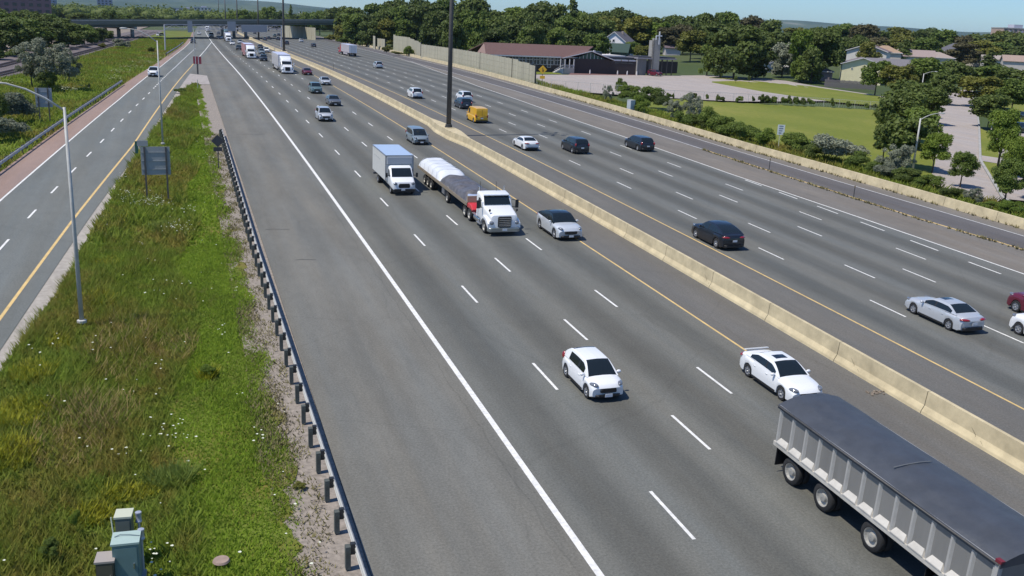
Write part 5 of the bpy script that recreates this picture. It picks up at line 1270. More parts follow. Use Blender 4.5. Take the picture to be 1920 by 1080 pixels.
for s in (-1, 1):
    m_ = MB(); m_.ell((s*.74, -.06, .98), (.17, .12, .13), 10, 6, rz=-s*.4); m_.build('headlight', LAMP, root, True)
    m_ = MB(); m_.add([(s*.985, -1.0, 1.35), (s*.985, -1.75, 1.33), (s*.985, -1.75, 1.92), (s*.985, -1.38, 1.92)], [(0, 1, 2, 3) if s < 0 else (3, 2, 1, 0)]); m_.build('side_window', GLASS, root)
    m_ = MB(); m_.bar((s*.98, -1.05, 1.5), (s*1.22, -1.0, 1.5), .05); m_.box((s*1.27, -1.0, 1.52), (.16, .09, .36)); m_.build('mirror', BLACK, root)
    add_wheel(root, s*.86, -.95, .35, .22, s); add_wheel(root, s*.98, -5.6, .36, .22, s); add_wheel(root, s*.74, -5.6, .36, .22, -s)
m_ = MB(); m_.box((0, -4.8, .62), (.9, 5.6, .3)); m_.build('frame', BLACK, root)
m_ = MB(); m_.box((0, -7.75, .45), (2.1, .2, .12)); m_.box((-.9, -6.5, .55), (.06, .6, .5)); m_.build('rear_bumper', BLACK, root)
# --- highway semis
def semi(xo, y, pm, trm, label, away=False, ln=14.5, side=None, hs=.92, tr_h=3.55):
    global root
    root = empty('semi_truck', (0, 0, 0), 0, label, 'truck', 'semi trucks on the highway'); orient(root, on(xo, y), 0 if away else pi)
    tractor(root, pm, sleeper=1.6, roofz=2.85, fairing=True, hs=hs, rear=-7.4)
    y1 = -6.0; y0 = y1-ln; W_ = 1.27
    m_ = MB(); m_.loft([rrect(yy, -W_, W_, 1.1, tr_h, .05, 2) for yy in (y0, y1)]); m_.build('trailer_box', side or trm, root)
    m_ = MB(); m_.box((0, (y0+y1)/2, tr_h+.025), (2*W_-.06, ln-.06, .04)); m_.build('trailer_roof', plain('trailer_roof', (.50, .52, .66), .4), root)
    m_ = MB(); m_.box((0, y0-.02, 1.1+(tr_h-1.1)/2), (2*W_-.1, .06, tr_h-1.2)); dr = m_.build('rear_door', trm, root)
    m_ = MB()
    for x in (-.02,): m_.box((0, y0-.06, 2.3), (.04, .02, 2.3))
    for x in (-.5, .5): m_.bar((x, y0-.07, 1.2), (x, y0-.07, 3.4), .04)
    m_.build('door_bar', ALLOY, dr)
    m_ = MB(); m_.box((0, y0+.1, .75), (2.2, .12, .14)); m_.box((-.6, y0+.1, .95), (.1, .1, .4)); m_.box((.6, y0+.1, .95), (.1, .1, .4)); m_.build('underride_guard', BLACK, root)
    for s in (-1, 1): m_ = MB(); m_.box((s*1.15, (y0+y1)/2, .78), (.04, ln*.5, .6)); m_.build('side_skirt', trm if side is None else side, root)
    for yy in (y0+1.5, y0+2.8): dual(root, yy, 1.24, .47)
    for s in (-1, 1): m_ = MB(); m_.box((s*.95, y0-.03, 1.05), (.3, .05, .1)); m_.build('tail_light', TAIL, root)
    return root
semi(21.0, 203.5, P_WHITE, paint('trailer_white', (.62, .60, .62)), 'white semi truck with a white box trailer beside the maroon car')
semi(18.0, 268, P_WHITE, paint('trailer_white', (.62, .6, .62)), 'white semi truck with a red-sided trailer further up the left carriageway', side=P_PINKR)
semi(18.3, 426, P_WHITE, paint('trailer_white', (.62, .6, .62)), 'small far white truck on the left carriageway before the bridge', ln=8)
semi(12.6, 640, P_WHITE, paint('trailer_white', (.62, .6, .62)), 'tiny white truck under the bridge on the left', ln=10)
semi(20.5, 520, P_TEAL, paint('trailer_white', (.62, .6, .62)), 'greenish truck in the far traffic beside the pale SUV', ln=9)
semi(51.5, 331, P_RED, paint('trailer_pale', (.52, .56, .62)), 'red tractor with a white box trailer driving away on the right carriageway', away=True, side=paint('trailer_pinkish', (.60, .54, .58)), ln=16)
# --- dump trailer
root = empty('dump_truck', (0, 0, 0), 0, 'grey ribbed aluminium dump trailer with a dark tarp roof at the lower right', 'truck')
X0, X1 = 20.2, 22.75; orient(root, on((X0+X1)/2, 11.0), pi)
AL = plain('dump_aluminium', (.25, .245, .235), .5, .35, noise=.10, scale=1.5, streak=True); AL2 = plain('dump_rib', (.47, .46, .44), .45, .3, noise=.08); CR = plain('dump_deflector', (.50, .475, .43), .55, .1, noise=.15, scale=2)
TP = plain('tarp_dark', (.052, .058, .070), .5, noise=.16, scale=1.6, bump=.9)
hw_ = (X1-X0)/2; yr0 = -15.95; yf0 = -5.9; zb, zt = 1.2, 2.62
for s in (-1, 1):
    m_ = MB(); m_.box((s*(hw_-.05), (yr0+yf0)/2, (zb+zt)/2), (.05, yf0-yr0, zt-zb)); m_.build('side_wall', AL, root)
    n_ = 13
    for i in range(n_+1):
        y = yr0+.06+(yf0-yr0-.12)*i/n_
        m_ = MB(); m_.loft([[(s*(hw_-.03), y-.09, z), (s*(hw_+.05), y-.035, z), (s*(hw_+.05), y+.035, z), (s*(hw_-.03), y+.09, z)] for z in (zb+.02, zt-.06)]); m_.build('side_rib', AL2, root)
        if i < n_:
            ya, yb_ = y+.06, y+(yf0-yr0-.12)/n_-.06
            m_ = MB(); m_.loft([[(s*(hw_-.03), ya, zb+.02), (s*(hw_+.11), ya, zb+.02), (s*(hw_+.11), ya+.02, zb+.06), (s*(hw_-.03), ya+.10, zb+.24)], [(s*(hw_-.03), yb_, zb+.02), (s*(hw_+.11), yb_, zb+.02), (s*(hw_+.11), yb_-.02, zb+.06), (s*(hw_-.03), yb_-.10, zb+.24)]]); m_.build('deflector', CR, root)
    m_ = MB(); m_.box((s*(hw_+.02), (yr0+yf0)/2, zb-.06), (.14, yf0-yr0, .15)); m_.build('bottom_rail', CR, root)
    m_ = MB(); m_.box((s*(hw_), (yr0+yf0)/2, zt-.01), (.14, yf0-yr0, .10)); m_.build('top_rail', AL2, root)
    m_ = MB(); m_.bar((s*(hw_+.02), yf0+.05, zb-.1), (s*(hw_+.02), yf0+.05, zt), .12, .16); m_.build('corner_post', AL2, root)
for y, nm in ((yr0, 'tailgate'), (yf0, 'front_wall')):
    m_ = MB(); m_.box((0, y, (zb+zt)/2+.05), (2*hw_-.12, .06, zt-zb)); m_.build(nm, AL, root)
for x in (-1.1, -.55, 0, .55, 1.1): m_ = MB(); m_.box((x, yr0-.05, (zb+zt)/2), (.08, .06, zt-zb)); m_.build('tailgate_rib', AL2, root)
m_ = MB(); secs = []; n = 60
for i in range(n+1):
    y = yr0-.08+(yf0+.15-yr0+.08)*i/n; t = i/n; P = []
    k = 18
    crown = .285+.028*abs(sin(i*.26+.4))**6+.012*sin(i*.37)
    for j in range(k+1):
        a = j/k; x = -(hw_+.09)+2*(hw_+.09)*a
        z = zt+.045+crown*sin(pi*a)**.75+.006*sin(x*9+i*.2)-(.02*(1 if abs(x) > .9 else 0))
        P.append((x, y, z))
    secs.append([(-(hw_+.10), y, zt-.10)]+P+[(hw_+.10, y, zt-.10)]+[(0, y, zt-.05)])
m_.loft(secs); m_.build('tarp_roof', TP, root, True, auto=55)
m_ = MB(); m_.tube([(.85, -10.6, zt+.045+.245), (.45, -10.6, zt+.33), (-.1, -10.6, zt+.352), (-.6, -10.6, zt+.33)], .018, 6); m_.build('tarp_strap', plain('strap_grey', (.13, .135, .14), .6), root)
m_ = MB(); m_.tube([((hw_+.12), yr0-.05, zt), ((hw_+.12), yf0+.1, zt)], .028, 8); m_.build('tarp_roller', DKSTEEL, root, True)
for y in (-14.9, -13.05, -10.55): dual(root, y, hw_+.02, .50)
m_ = MB()
for s in (-1, 1): m_.bar((s*.45, yr0+.3, .98), (s*.45, yf0-.2, .98), .12, .3)
m_.build('chassis_beam', BLACK, root)
m_ = MB(); m_.box((0, (yr0+yf0)/2, zb-.03), (2*hw_-.3, yf0-yr0-.2, .06)); m_.build('floor', BLACK, root)
for s in (-1, 1): m_ = MB(); m_.box((s*.98, yr0+.12, .72), (.6, .04, .85)); m_.build('mud_flap', BLACK, root)
for y in (-14.9, -13.05, -10.55): m_ = MB(); m_.tube([(-.9, y, .5), (.9, y, .5)], .09, 8); m_.build('axle', BLACK, root)
m_ = MB(); m_.box(((hw_+.02), yf0+.05, zt+.04), (.14, .2, .14)); m_.build('red_marker', plain('dark_red', (.16, .02, .03), .5), root)
m_ = MB(); m_.box((0, yr0-.1, zb-.12), (2*hw_, .12, .16)); m_.build('rear_bumper', CR, root)
tractor(root, P_MAR, sleeper=.6, roofz=2.8, rear=-8.6)

# ------------------------------------------------------------------ vegetation
def leaf_cloud(blobs, n, size, seed, flat=.0):
    """leaf quads on and in ellipsoid clumps; blobs: (cx,cy,cz,rx,ry,rz)"""
    r = np.random.default_rng(seed); B = np.array(blobs, float)
    vol = (B[:, 3]*B[:, 4]+B[:, 4]*B[:, 5]+B[:, 3]*B[:, 5]); pick = r.choice(len(B), n, p=vol/vol.sum())
    d = r.normal(size=(n, 3)); d /= np.linalg.norm(d, axis=1)[:, None]
    d[:, 2] = np.where(d[:, 2] < -.35, -d[:, 2], d[:, 2])
    rad = r.uniform(.72, 1.12, n)
    rad *= 1+.16*np.sin(d[:, 0]*7+pick)*np.cos(d[:, 1]*6+pick*2.1)
    P = B[pick, :3]+d*B[pick, 3:]*rad[:, None]
    nrm = d*.8+r.normal(size=(n, 3))*.55; nrm[:, 2] += .25; nrm /= np.linalg.norm(nrm, axis=1)[:, None]
    a = np.cross(nrm, r.normal(size=(n, 3))); a /= np.linalg.norm(a, axis=1)[:, None]; b = np.cross(nrm, a)
    s = size*r.uniform(.55, 1.35, n)[:, None]
    V = np.stack([P-a*s*.5, P+b*s*.32, P+a*s*.5, P-b*s*.32], 1).reshape(-1, 3)
    return V
def mesh_quads(name, V, mat, extra=None):
    n = len(V)//4; me = bpy.data.meshes.new(name)
    ev, ef = (extra if extra else (np.zeros((0, 3)), []))
    allv = np.concatenate([V, ev]) if len(ev) else V
    me.vertices.add(len(allv)); me.vertices.foreach_set('co', allv.astype(np.float32).ravel())
    fl = list(range(4*n)); starts = list(range(0, 4*n, 4)); tot = [4]*n
    for f in ef: starts.append(len(fl)); fl += [4*n+i for i in f]; tot.append(len(f))
    me.loops.add(len(fl)); me.loops.foreach_set('vertex_index', fl)
    me.polygons.add(len(starts)); me.polygons.foreach_set('loop_start', starts); me.polygons.foreach_set('loop_total', tot)
    me.materials.append(mat); me.update(); me.validate(); return me
def core(blobs, k=.72):
    m_ = MB()
    for i, b in enumerate(blobs): m_.ell(b[:3], (b[3]*k, b[4]*k, b[5]*k), 8, 5)
    return np.array(m_.v), m_.f
def crown_blobs(seed, nb, form='round'):
    r = np.random.default_rng(seed); out = []
    for i in range(nb):
        if form == 'round':
            t = r.uniform(0, 1); a = r.uniform(0, 6.28); z = .34+.56*t; R = .34*sqrt(max(.06, 1-((z-.58)/.42)**2)); rr2 = R*r.uniform(.5, 1)
            s = r.uniform(.12, .20); out.append((cos(a)*rr2, sin(a)*rr2, z, s, s, s*.8))
        elif form == 'full':
            t = r.uniform(0, 1); a = r.uniform(0, 6.28); z = .08+.80*t; R = .36*sqrt(max(.05, 1-max(0, (z-.5)/.5)**2)); rr2 = R*r.uniform(.4, 1)
            s = r.uniform(.12, .20); out.append((cos(a)*rr2, sin(a)*rr2, z, s, s, s*.8))
        elif form == 'cone':
            z = .12+.85*i/nb; R = .20*(1-z)+.015; a = r.uniform(0, 6.28); out.append((cos(a)*R*.5, sin(a)*R*.5, z, R*1.15+.02, R*1.15+.02, .07))
        elif form == 'shrub':
            a = r.uniform(0, 6.28); rr2 = .42*sqrt(r.uniform(0, 1)); z = r.uniform(.22, .82)*(1-rr2*.7); s = r.uniform(.14, .24); out.append((cos(a)*rr2, sin(a)*rr2, z, s, s, s*.85))
        elif form == 'wisp':
            a = r.uniform(0, 6.28); rr2 = .44*r.uniform(.1, 1); z = r.uniform(.25, .95)*(1-rr2*.45); s = r.uniform(.05, .11); out.append((cos(a)*rr2, sin(a)*rr2, z, s, s, s*1.25))
    return out
def trunk_mesh(seed, form='round'):
    r = np.random.default_rng(seed+100); m_ = MB()
    m_.tube([(0, 0, -.02), (.004, .003, .2), (.0, .006, .5)], [.026, .02, .013], 7)
    if form != 'cone':
        for i in range(6):
            a = i*1.05+r.uniform(-.3, .3); z0 = r.uniform(.2, .42); e = r.uniform(.14, .26)
            m_.tube([(0, 0, z0), (cos(a)*e*.5, sin(a)*e*.5, z0+.1), (cos(a)*e, sin(a)*e, z0+.26)], [.011, .008, .003], 5)
    else: m_.tube([(0, 0, .4), (0, 0, .97)], [.014, .002], 5)
    return m_.mesh('trunk', BARK)
CROWN = {}; TRUNK = {}
def get_crown(kind, var, form, nleaf, leaf):
    k = (kind, var, form, nleaf)
    if k not in CROWN:
        nb = {'full': 34, 'round': 26, 'cone': 14, 'shrub': 16, 'wisp': 40}[form]
        bl = crown_blobs(var*13+len(form), nb, form)
        CROWN[k] = mesh_quads('crown', leaf_cloud(bl, nleaf, leaf, var+5), LEAF[kind], core(bl, .52 if form != 'wisp' else .35))
    if (var, form) not in TRUNK: TRUNK[(var, form)] = trunk_mesh(var, form)
    return CROWN[k], TRUNK[(var, form)]
NT = [0]
def tree(P, h, w_, kind, label, cat='tree', form='round', group=None, name=None, fine=False, stem=True):
    """P on the ground, h height, w_ crown width"""
    NT[0] += 1; var = NT[0] % 4
    dens = {'full': (5200, .075), 'round': (4200, .075), 'cone': (2200, .06), 'shrub': (3800, .085), 'wisp': (4200, .055)}[form]
    if fine: dens = (int(dens[0]*2.6), dens[1]*.55)
    cm, tm = get_crown(kind, var, form, *dens)
    root = empty(name or {'full': 'tree', 'round': 'tree', 'cone': 'conifer_tree', 'shrub': 'shrub', 'wisp': 'silver_shrub'}[form], P, random.uniform(0, 6.28), label, cat, group)
    sx = w_/{'full': .92, 'round': .92, 'cone': .45, 'shrub': 1.15, 'wisp': 1.0}[form]
    c = link_mesh('crown', cm, root); c.scale = (sx, sx, h)
    if stem: t = link_mesh('trunk', tm, root); t.scale = (h*.9, h*.9, h)
    return root
def tree_px(u, vb, vt, wpx, kind, label, Y=None, **k):
    """ground point under photo pixel (u, vb), or at distance Y along the road; top at vt"""
    P = ground(at(u, vb)) if Y is None else ground(atY(u, 100, Y))
    dpt = proj(P)[2]; a = ray(u, vt); T = Vector(CAM)+a*(P.y/a.y); h = max(.6, T.z-P.z)
    return tree(P, h, wpx*dpt/F_PX, kind, label, **k)
ORD = 'first second third fourth fifth sixth seventh eighth ninth tenth eleventh twelfth thirteenth fourteenth fifteenth sixteenth seventeenth eighteenth nineteenth twentieth'.split()
ADJ = {'dark': 'dark green', 'green': 'mid green', 'bright': 'bright green', 'silver': 'silvery grey', 'copper': 'brownish', 'olive': 'olive green'}
# skyline of the wood on the right: (u, top v)
SKY = [(600, 26), (640, 12), (680, 4), (720, 2), (760, -4), (810, 0), (860, -6), (895, 2), (930, 20), (960, 8), (1000, 3), (1040, 6), (1080, 14), (1110, 20), (1150, 14), (1190, 22), (1225, 24), (1265, 24), (1300, 28), (1345, 16), (1380, 22), (1420, 36), (1460, 40), (1500, 44), (1540, 48), (1580, 47), (1620, 46), (1660, 50), (1700, 46), (1740, 54), (1780, 56), (1820, 62), (1860, 60), (1900, 62), (1940, 60)]
G_ = 'trees of the wood behind the highway'
def band(u0, u1, step, Y0, Y1, dv, wpx, kinds, what, seed, group=G_, labfmt='{k} tree, {o} from the left {what}', form='full'):
    r = random.Random(seed); u = u0; i = 0
    while u < u1:
        Y = r.uniform(Y0, Y1); vt = interp(u, SKY)+dv+r.uniform(-3, 6); k = kinds[i % len(kinds)]
        tree_px(u, 0, vt, wpx*r.uniform(.85, 1.2), k, labfmt.format(k=ADJ[k], what=what, o=ORD[i]), Y=Y, group=group, form=form)
        u += step*r.uniform(.8, 1.2); i += 1
band(655, 790, 40, 500, 540, -1, 66, ['dark', 'green', 'dark'], 'on the skyline right of the bridge', 41)
band(665, 800, 34, 455, 480, 16, 56, ['green', 'dark', 'dark'], 'in the middle row right of the bridge', 42)
band(800, 1320, 42, 400, 450, -1, 66, ['dark', 'green', 'dark'], 'on the skyline of the wood behind the church', 1)
band(815, 1330, 42, 340, 380, 14, 62, ['dark', 'dark', 'green', 'dark'], 'in the middle row behind the church', 2)
band(850, 1000, 36, 285, 325, 34, 56, ['dark', 'green', 'dark'], 'in the wood right above the noise wall', 3)
band(690, 810, 30, 432, 450, 36, 44, ['dark', 'olive', 'green'], 'low before the wood, left of the mast', 31)
band(1000, 1120, 36, 300, 325, 42, 50, ['dark', 'green'], 'right behind the brown church roof', 32)
for u, vt, w_, Y, k, lb_ in ((1135, 34, 60, 372, 'olive', 'yellow-green tree left above the white gabled house'), (1190, 32, 64, 365, 'olive', 'yellow-green tree right above the white gabled house'), (1233, 40, 50, 360, 'bright', 'yellow-green tree behind the top of the church tower'),
    (1255, 52, 60, 350, 'copper', 'brownish tree right behind the church tower'), (1280, 48, 46, 355, 'copper', 'second brownish tree right of the church tower'), (1295, 58, 60, 300, 'olive', 'round olive green tree right of the church canopy'),
    (1185, 78, 40, 322, 'green', 'small green tree right of the white house'), (1205, 86, 36, 300, 'olive', 'small olive tree just left of the church tower'), (1128, 84, 22, 312, 'dark', 'dark small tree in front of the white house'), (1330, 60, 60, 310, 'dark', 'dark tree right of the olive tree beyond the parking lot')):
    tree_px(u, 0, vt, w_, k, lb_, Y=Y)
tree_px(1068, 0, -14, 34, 'dark', 'dark sparse pine rising above the skyline left of the white house', Y=395, form='cone')
band(1330, 1960, 40, 400, 460, 0, 62, ['dark', 'green', 'copper', 'dark', 'olive'], 'on the skyline right of the church', 4)
band(1330, 1560, 38, 290, 330, 16, 66, ['dark', 'dark', 'green'], 'in the dark wood beyond the parking lot', 5)
band(1560, 1960, 40, 345, 385, 16, 60, ['green', 'dark', 'copper', 'olive'], 'behind the row of house roofs', 6)
for u, vt, vb, w_, k, lb_ in ((1375, 44, 147, 90, 'dark', 'large dark tree at the back of the parking lot, left one'), (1350, 60, 144, 70, 'dark', 'dark tree left of the large dark tree at the parking lot'), (1410, 62, 146, 70, 'dark', 'dark tree right of the large dark tree at the parking lot'),
    (1466, 74, 143, 46, 'silver', 'pale silvery tree behind the small white shed'), (1498, 52, 150, 50, 'bright', 'light green tree between the silvery tree and the large dark tree'), (1538, 52, 148, 74, 'dark', 'large dark tree left of the cream house'), (1520, 90, 154, 46, 'dark', 'low dark tree at the edge of the parking lot left of the cream house'), (1500, 100, 152, 40, 'green', 'low green tree by the shed'),
    (1325, 80, 141, 34, 'green', 'small green tree behind the church canopy'), (1605, 66, 120, 46, 'dark', 'dark conifer-like tree above the cream house'), (1625, 78, 128, 40, 'olive', 'small olive tree above the cream house'), (1690, 76, 118, 26, 'dark', 'dark narrow tree in front of the brown hipped roof')):
    tree_px(u, vb, vt, w_, k, lb_, form='full')
tree_px(1735, 112, 84, 44, 'bright', 'bright green low tree left of the wide dark roof'); tree_px(1853, 132, 92, 34, 'dark', 'dark spruce right of the wide dark roof', form='cone'); tree_px(1693, 124, 72, 30, 'dark', 'dark blue-green spruce above the pinkish roofs', form='cone')
tree_px(1680, 138, 112, 34, 'green', 'small green tree in front of the white gable among the roofs'); tree_px(1893, 100, 62, 70, 'dark', 'dark tree in front of the brick apartment block', Y=420)
# trees along the side street
for u, vb, vt, w_, k, lb_ in ((1640, 178, 116, 62, 'green', 'dense green tree with its foot at the end of the board fence'), (1680, 182, 120, 70, 'olive', 'olive tree behind the fence, left of the side street'), (1725, 178, 110, 84, 'green', 'broad tree at the far end of the side street, left side'), (1785, 172, 116, 66, 'dark', 'dark tree with a visible trunk at the far end of the street'), (1762, 195, 138, 60, 'dark', 'dark tree halfway up the side street, left side'),
    (1700, 215, 150, 100, 'dark', 'dark tree above the big mass left of the street'), (1740, 232, 165, 66, 'dark', 'dark tree leaning over the street, second from the lamp'), (1680, 262, 172, 90, 'dark', 'large dark tree at the corner of the field'), (1722, 280, 205, 76, 'green', 'green tree behind the street lamp'), (1688, 312, 216, 104, 'dark', 'biggest dark round tree at the right end of the field'), (1655, 300, 235, 50, 'dark', 'dark low tree at the left edge of the big dark mass'),
    (1850, 172, 124, 80, 'green', 'tree on the far right side of the side street'), (1900, 180, 130, 80, 'dark', 'dark tree at the far right, second row'), (1835, 200, 142, 96, 'olive', 'broad olive-green tree right of the side street'), (1895, 215, 150, 70, 'green', 'green tree at the right edge above the parked cars'), (1852, 238, 178, 76, 'dark', 'dark tree casting shade on the right side of the street')):
    tree_px(u, vb, vt, w_, k, lb_, group='trees along the side street')
for u, vb, vt, w_, k, lb_ in ((1748, 322, 250, 58, 'bright', 'young round tree left of the side street beside the lamp pole'), (1800, 349, 284, 54, 'green', 'small young tree standing alone at the foot of the side street'), (1870, 318, 208, 66, 'bright', 'bright green tree right of the side street'), (1905, 330, 262, 58, 'bright', 'bright tree cut off at the right edge'), (1882, 385, 300, 66, 'green', 'small dark-trunked tree at the right edge, lowest of all'), (1925, 372, 300, 60, 'green', 'tree at the very right edge beside the lowest tree')):
    tree_px(u, vb, vt, w_, k, lb_, fine=True, group='young trees by the side street')
# shrubs behind the right barrier
for u, vb, vt, w_, k, f_, lb_ in ((1138, 193, 156, 26, 'silver', 'wisp', 'thin grey-green shrub at the left end of the shrubs behind the barrier'), (1162, 175, 144, 26, 'green', 'shrub', 'small bright shrub sticking up by the parking lot'), (1180, 190, 152, 44, 'green', 'shrub', 'green shrub left in the round clump'), (1210, 202, 150, 66, 'green', 'shrub', 'large round green shrub in the clump behind the grey cabinet'), (1235, 206, 162, 44, 'dark', 'shrub', 'dark shrub right in the round clump'), (1200, 212, 176, 50, 'bright', 'shrub', 'bright low shrub by the cream box'),
    (1262, 228, 184, 44, 'silver', 'wisp', 'silvery shrub beside the field, leftmost'), (1295, 232, 172, 50, 'silver', 'wisp', 'silvery shrub with tall twigs at the field edge'), (1283, 238, 200, 50, 'green', 'shrub', 'green shrub between the silvery ones'), (1330, 246, 196, 56, 'green', 'shrub', 'green shrub left above the barrier'), (1312, 240, 208, 44, 'dark', 'shrub', 'dark low shrub behind the barrier'), (1365, 256, 206, 60, 'green', 'shrub', 'green shrub in the middle of the hedge'), (1400, 268, 218, 66, 'green', 'shrub', 'broad green shrub left of the white sign'), (1432, 276, 236, 48, 'bright', 'shrub', 'bright shrub just left of the white sign'),
    (1492, 284, 240, 66, 'green', 'shrub', 'green shrub right of the white sign'), (1530, 298, 252, 54, 'dark', 'shrub', 'dark shrub before the big silvery bush'), (1572, 306, 234, 100, 'silver', 'shrub', 'big silvery bush above the barrier, largest one'), (1602, 316, 280, 60, 'green', 'shrub', 'green shrub right of the big silvery bush'), (1545, 296, 262, 50, 'silver', 'wisp', 'silvery low bush at the left foot of the biggest bush'), (1640, 326, 292, 50, 'green', 'shrub', 'green shrub below the big dark tree'),
    (1678, 332, 264, 80, 'silver', 'wisp', 'twiggy silvery bush left of the lamp pole'), (1660, 334, 300, 50, 'silver', 'shrub', 'low silvery bush left of the lamp pole'), (1700, 345, 308, 54, 'dark', 'shrub', 'dark shrub at the foot of the lamp pole'), (1735, 352, 320, 56, 'green', 'shrub', 'green shrub right of the foot of the lamp pole'), (1785, 372, 342, 52, 'dark', 'shrub', 'dark low shrub below the young tree'), (1826, 384, 352, 46, 'silver', 'wisp', 'small pale silvery shrub at the street corner'), (1895, 400, 372, 56, 'bright', 'shrub', 'bright low shrub at the right edge of the bank'), (1855, 392, 374, 50, 'green', 'shrub', 'low green shrub left of the last one on the bank')):
    tree_px(u, vb, vt, w_, k, lb_, form=f_, fine=True, cat='shrub', group='shrubs behind the right barrier', stem=False)
# shrubs growing in the field fence
r = random.Random(12)
for i, u in enumerate([1255, 1262, 1292, 1300, 1325, 1345, 1352, 1385, 1412, 1428, 1436, 1448, 1470, 1480, 1492, 1505, 1520, 1560, 1590, 1625, 1640]):
    vb = 184+(u-1240)*.052; big = 1420 < u < 1525
    tree_px(u, vb+.5, vb-(19 if big else r.uniform(10, 20)), 15 if big else r.uniform(6, 16), r.choice(['dark', 'green']), ('tallest kind of' if big else 'small')+' dark bush in the field fence, %s from the left' % (ORD[i] if i < 20 else 'last'), form='shrub', cat='shrub', group='bushes in the field fence', stem=False)
for u, v in ((1379, 152), (1404, 152)): tree_px(u, v+3, v-9, 7, 'dark', ('left' if u < 1390 else 'right')+' tiny young tree on the parking lot island', group='tiny trees on the parking lot island')
# shrubs at the noise wall and before the bridge
for u, vb, vt, w_, k, f_, lb_ in ((765, 105, 80, 22, 'green', 'shrub', 'dark green shrub before the gap in the noise walls'), (748, 103.5, 94, 28, 'olive', 'shrub', 'low shrub at the foot of the short noise wall'), (725, 99, 84, 24, 'olive', 'shrub', 'olive shrub beside the grey wall panels'), (735, 88, 66, 26, 'olive', 'shrub', 'shrub reaching over the grey wall panels'),
    (676, 82, 38, 50, 'silver', 'full', 'grey-green tree at the right end of the bridge'), (648, 79, 44, 44, 'olive', 'full', 'olive tree right beside the end of the bridge'), (696, 85, 60, 30, 'green', 'full', 'green tree left of the noise wall pieces'), (622, 77, 62, 28, 'olive', 'shrub', 'low shrub under the right end of the bridge'), (648, 82, 66, 34, 'green', 'shrub', 'low green shrub by the right barrier near the white trailer'), (683, 87, 73, 26, 'olive', 'shrub', 'low olive shrub right of the white trailer')):
    tree_px(u, vb, vt, w_, k, lb_, form=f_, cat='tree' if f_ == 'full' else 'shrub')
# the left side
rr_ = random.Random(5)
for i, (u, Y, vt, w_) in enumerate((a_[0], a_[1]*1.12+14, a_[2], a_[3]) for a_ in ((-20, 205, 40, 80), (25, 215, 34, 76), (60, 232, 36, 70), (98, 245, 36, 66), (130, 262, 42, 60), (160, 282, 48, 50), (185, 310, 52, 40), (202, 345, 56, 30), (10, 240, 20, 80), (70, 262, 24, 70), (120, 290, 34, 60), (165, 320, 44, 46), (-10, 300, 14, 70), (45, 320, 20, 60), (100, 340, 26, 60), (-40, 190, 50, 80))):
    k = ['dark', 'dark', 'green'][i % 3]
    tree_px(u, 0, vt, w_, k, '%s tree, %s in the %s row of the wood left of the railway' % (ADJ[k], ORD[i % 8], 'front' if i < 8 else 'back'), Y=Y, group='trees of the wood left of the railway', form='full')
for i, (u, Y, vt, w_) in enumerate((a_[0], a_[1]*1.10+12, a_[2], a_[3]*.8) for a_ in ((0, 192, 92, 60), (35, 205, 88, 50), (70, 222, 80, 46), (110, 245, 74, 40), (145, 270, 70, 34), (175, 300, 68, 28))):
    tree_px(u, 0, vt, w_, 'dark', '%s low dark bush at the foot of the wood left of the railway' % ORD[i], Y=Y+2, form='shrub', cat='shrub', group='bushes at the foot of the left wood')
for u, vb, vt, w_, h_, lb_ in ((92, 165, 70, 112, 0, 'large silvery grey-green olive tree between the railway and the ramp'), (60, 160, 92, 60, 0, 'smaller silvery tree at the left foot of the large silvery one'), (130, 150, 100, 56, 0, 'silvery shrub at the right foot of the large silvery tree')):
    tree_px(u, vb, vt, w_, 'silver', lb_, form='wisp', fine=True, name='olive_tree')
tree_px(88, 168, 124, 44, 'dark', 'dark shaded bush under the large silvery tree', form='shrub', cat='shrub', fine=True, stem=False)
for u, vb, vt, w_, k, lb_ in ((20, 226, 156, 90, 'silver', 'grey-green bush at the left edge behind the sign back, upper one'), (12, 262, 196, 80, 'silver', 'grey-green bush at the left edge, lower one'), (45, 215, 172, 46, 'green', 'green bush between the left edge bushes and the sign back'), (-20, 250, 150, 80, 'dark', 'dark bush cut off at the left edge')):
    tree_px(u, vb, vt, w_, k, lb_, form='shrub', cat='shrub', fine=True, stem=False)
for u, vb, vt, w_, k, lb_ in ((228, 90, 68, 30, 'silver', 'silvery bush between the two railway tracks below the bridge'), (285, 100, 84, 16, 'olive', 'small bush beside the gantry foot'), (192, 90, 80, 18, 'olive', 'small yellowish bush between the tracks'), (167, 166, 154, 6, 'dark', 'small dark bush in the open grass left of the ramp')):
    tree_px(u, vb, vt, w_, k, lb_, form='shrub', cat='shrub', stem=False)
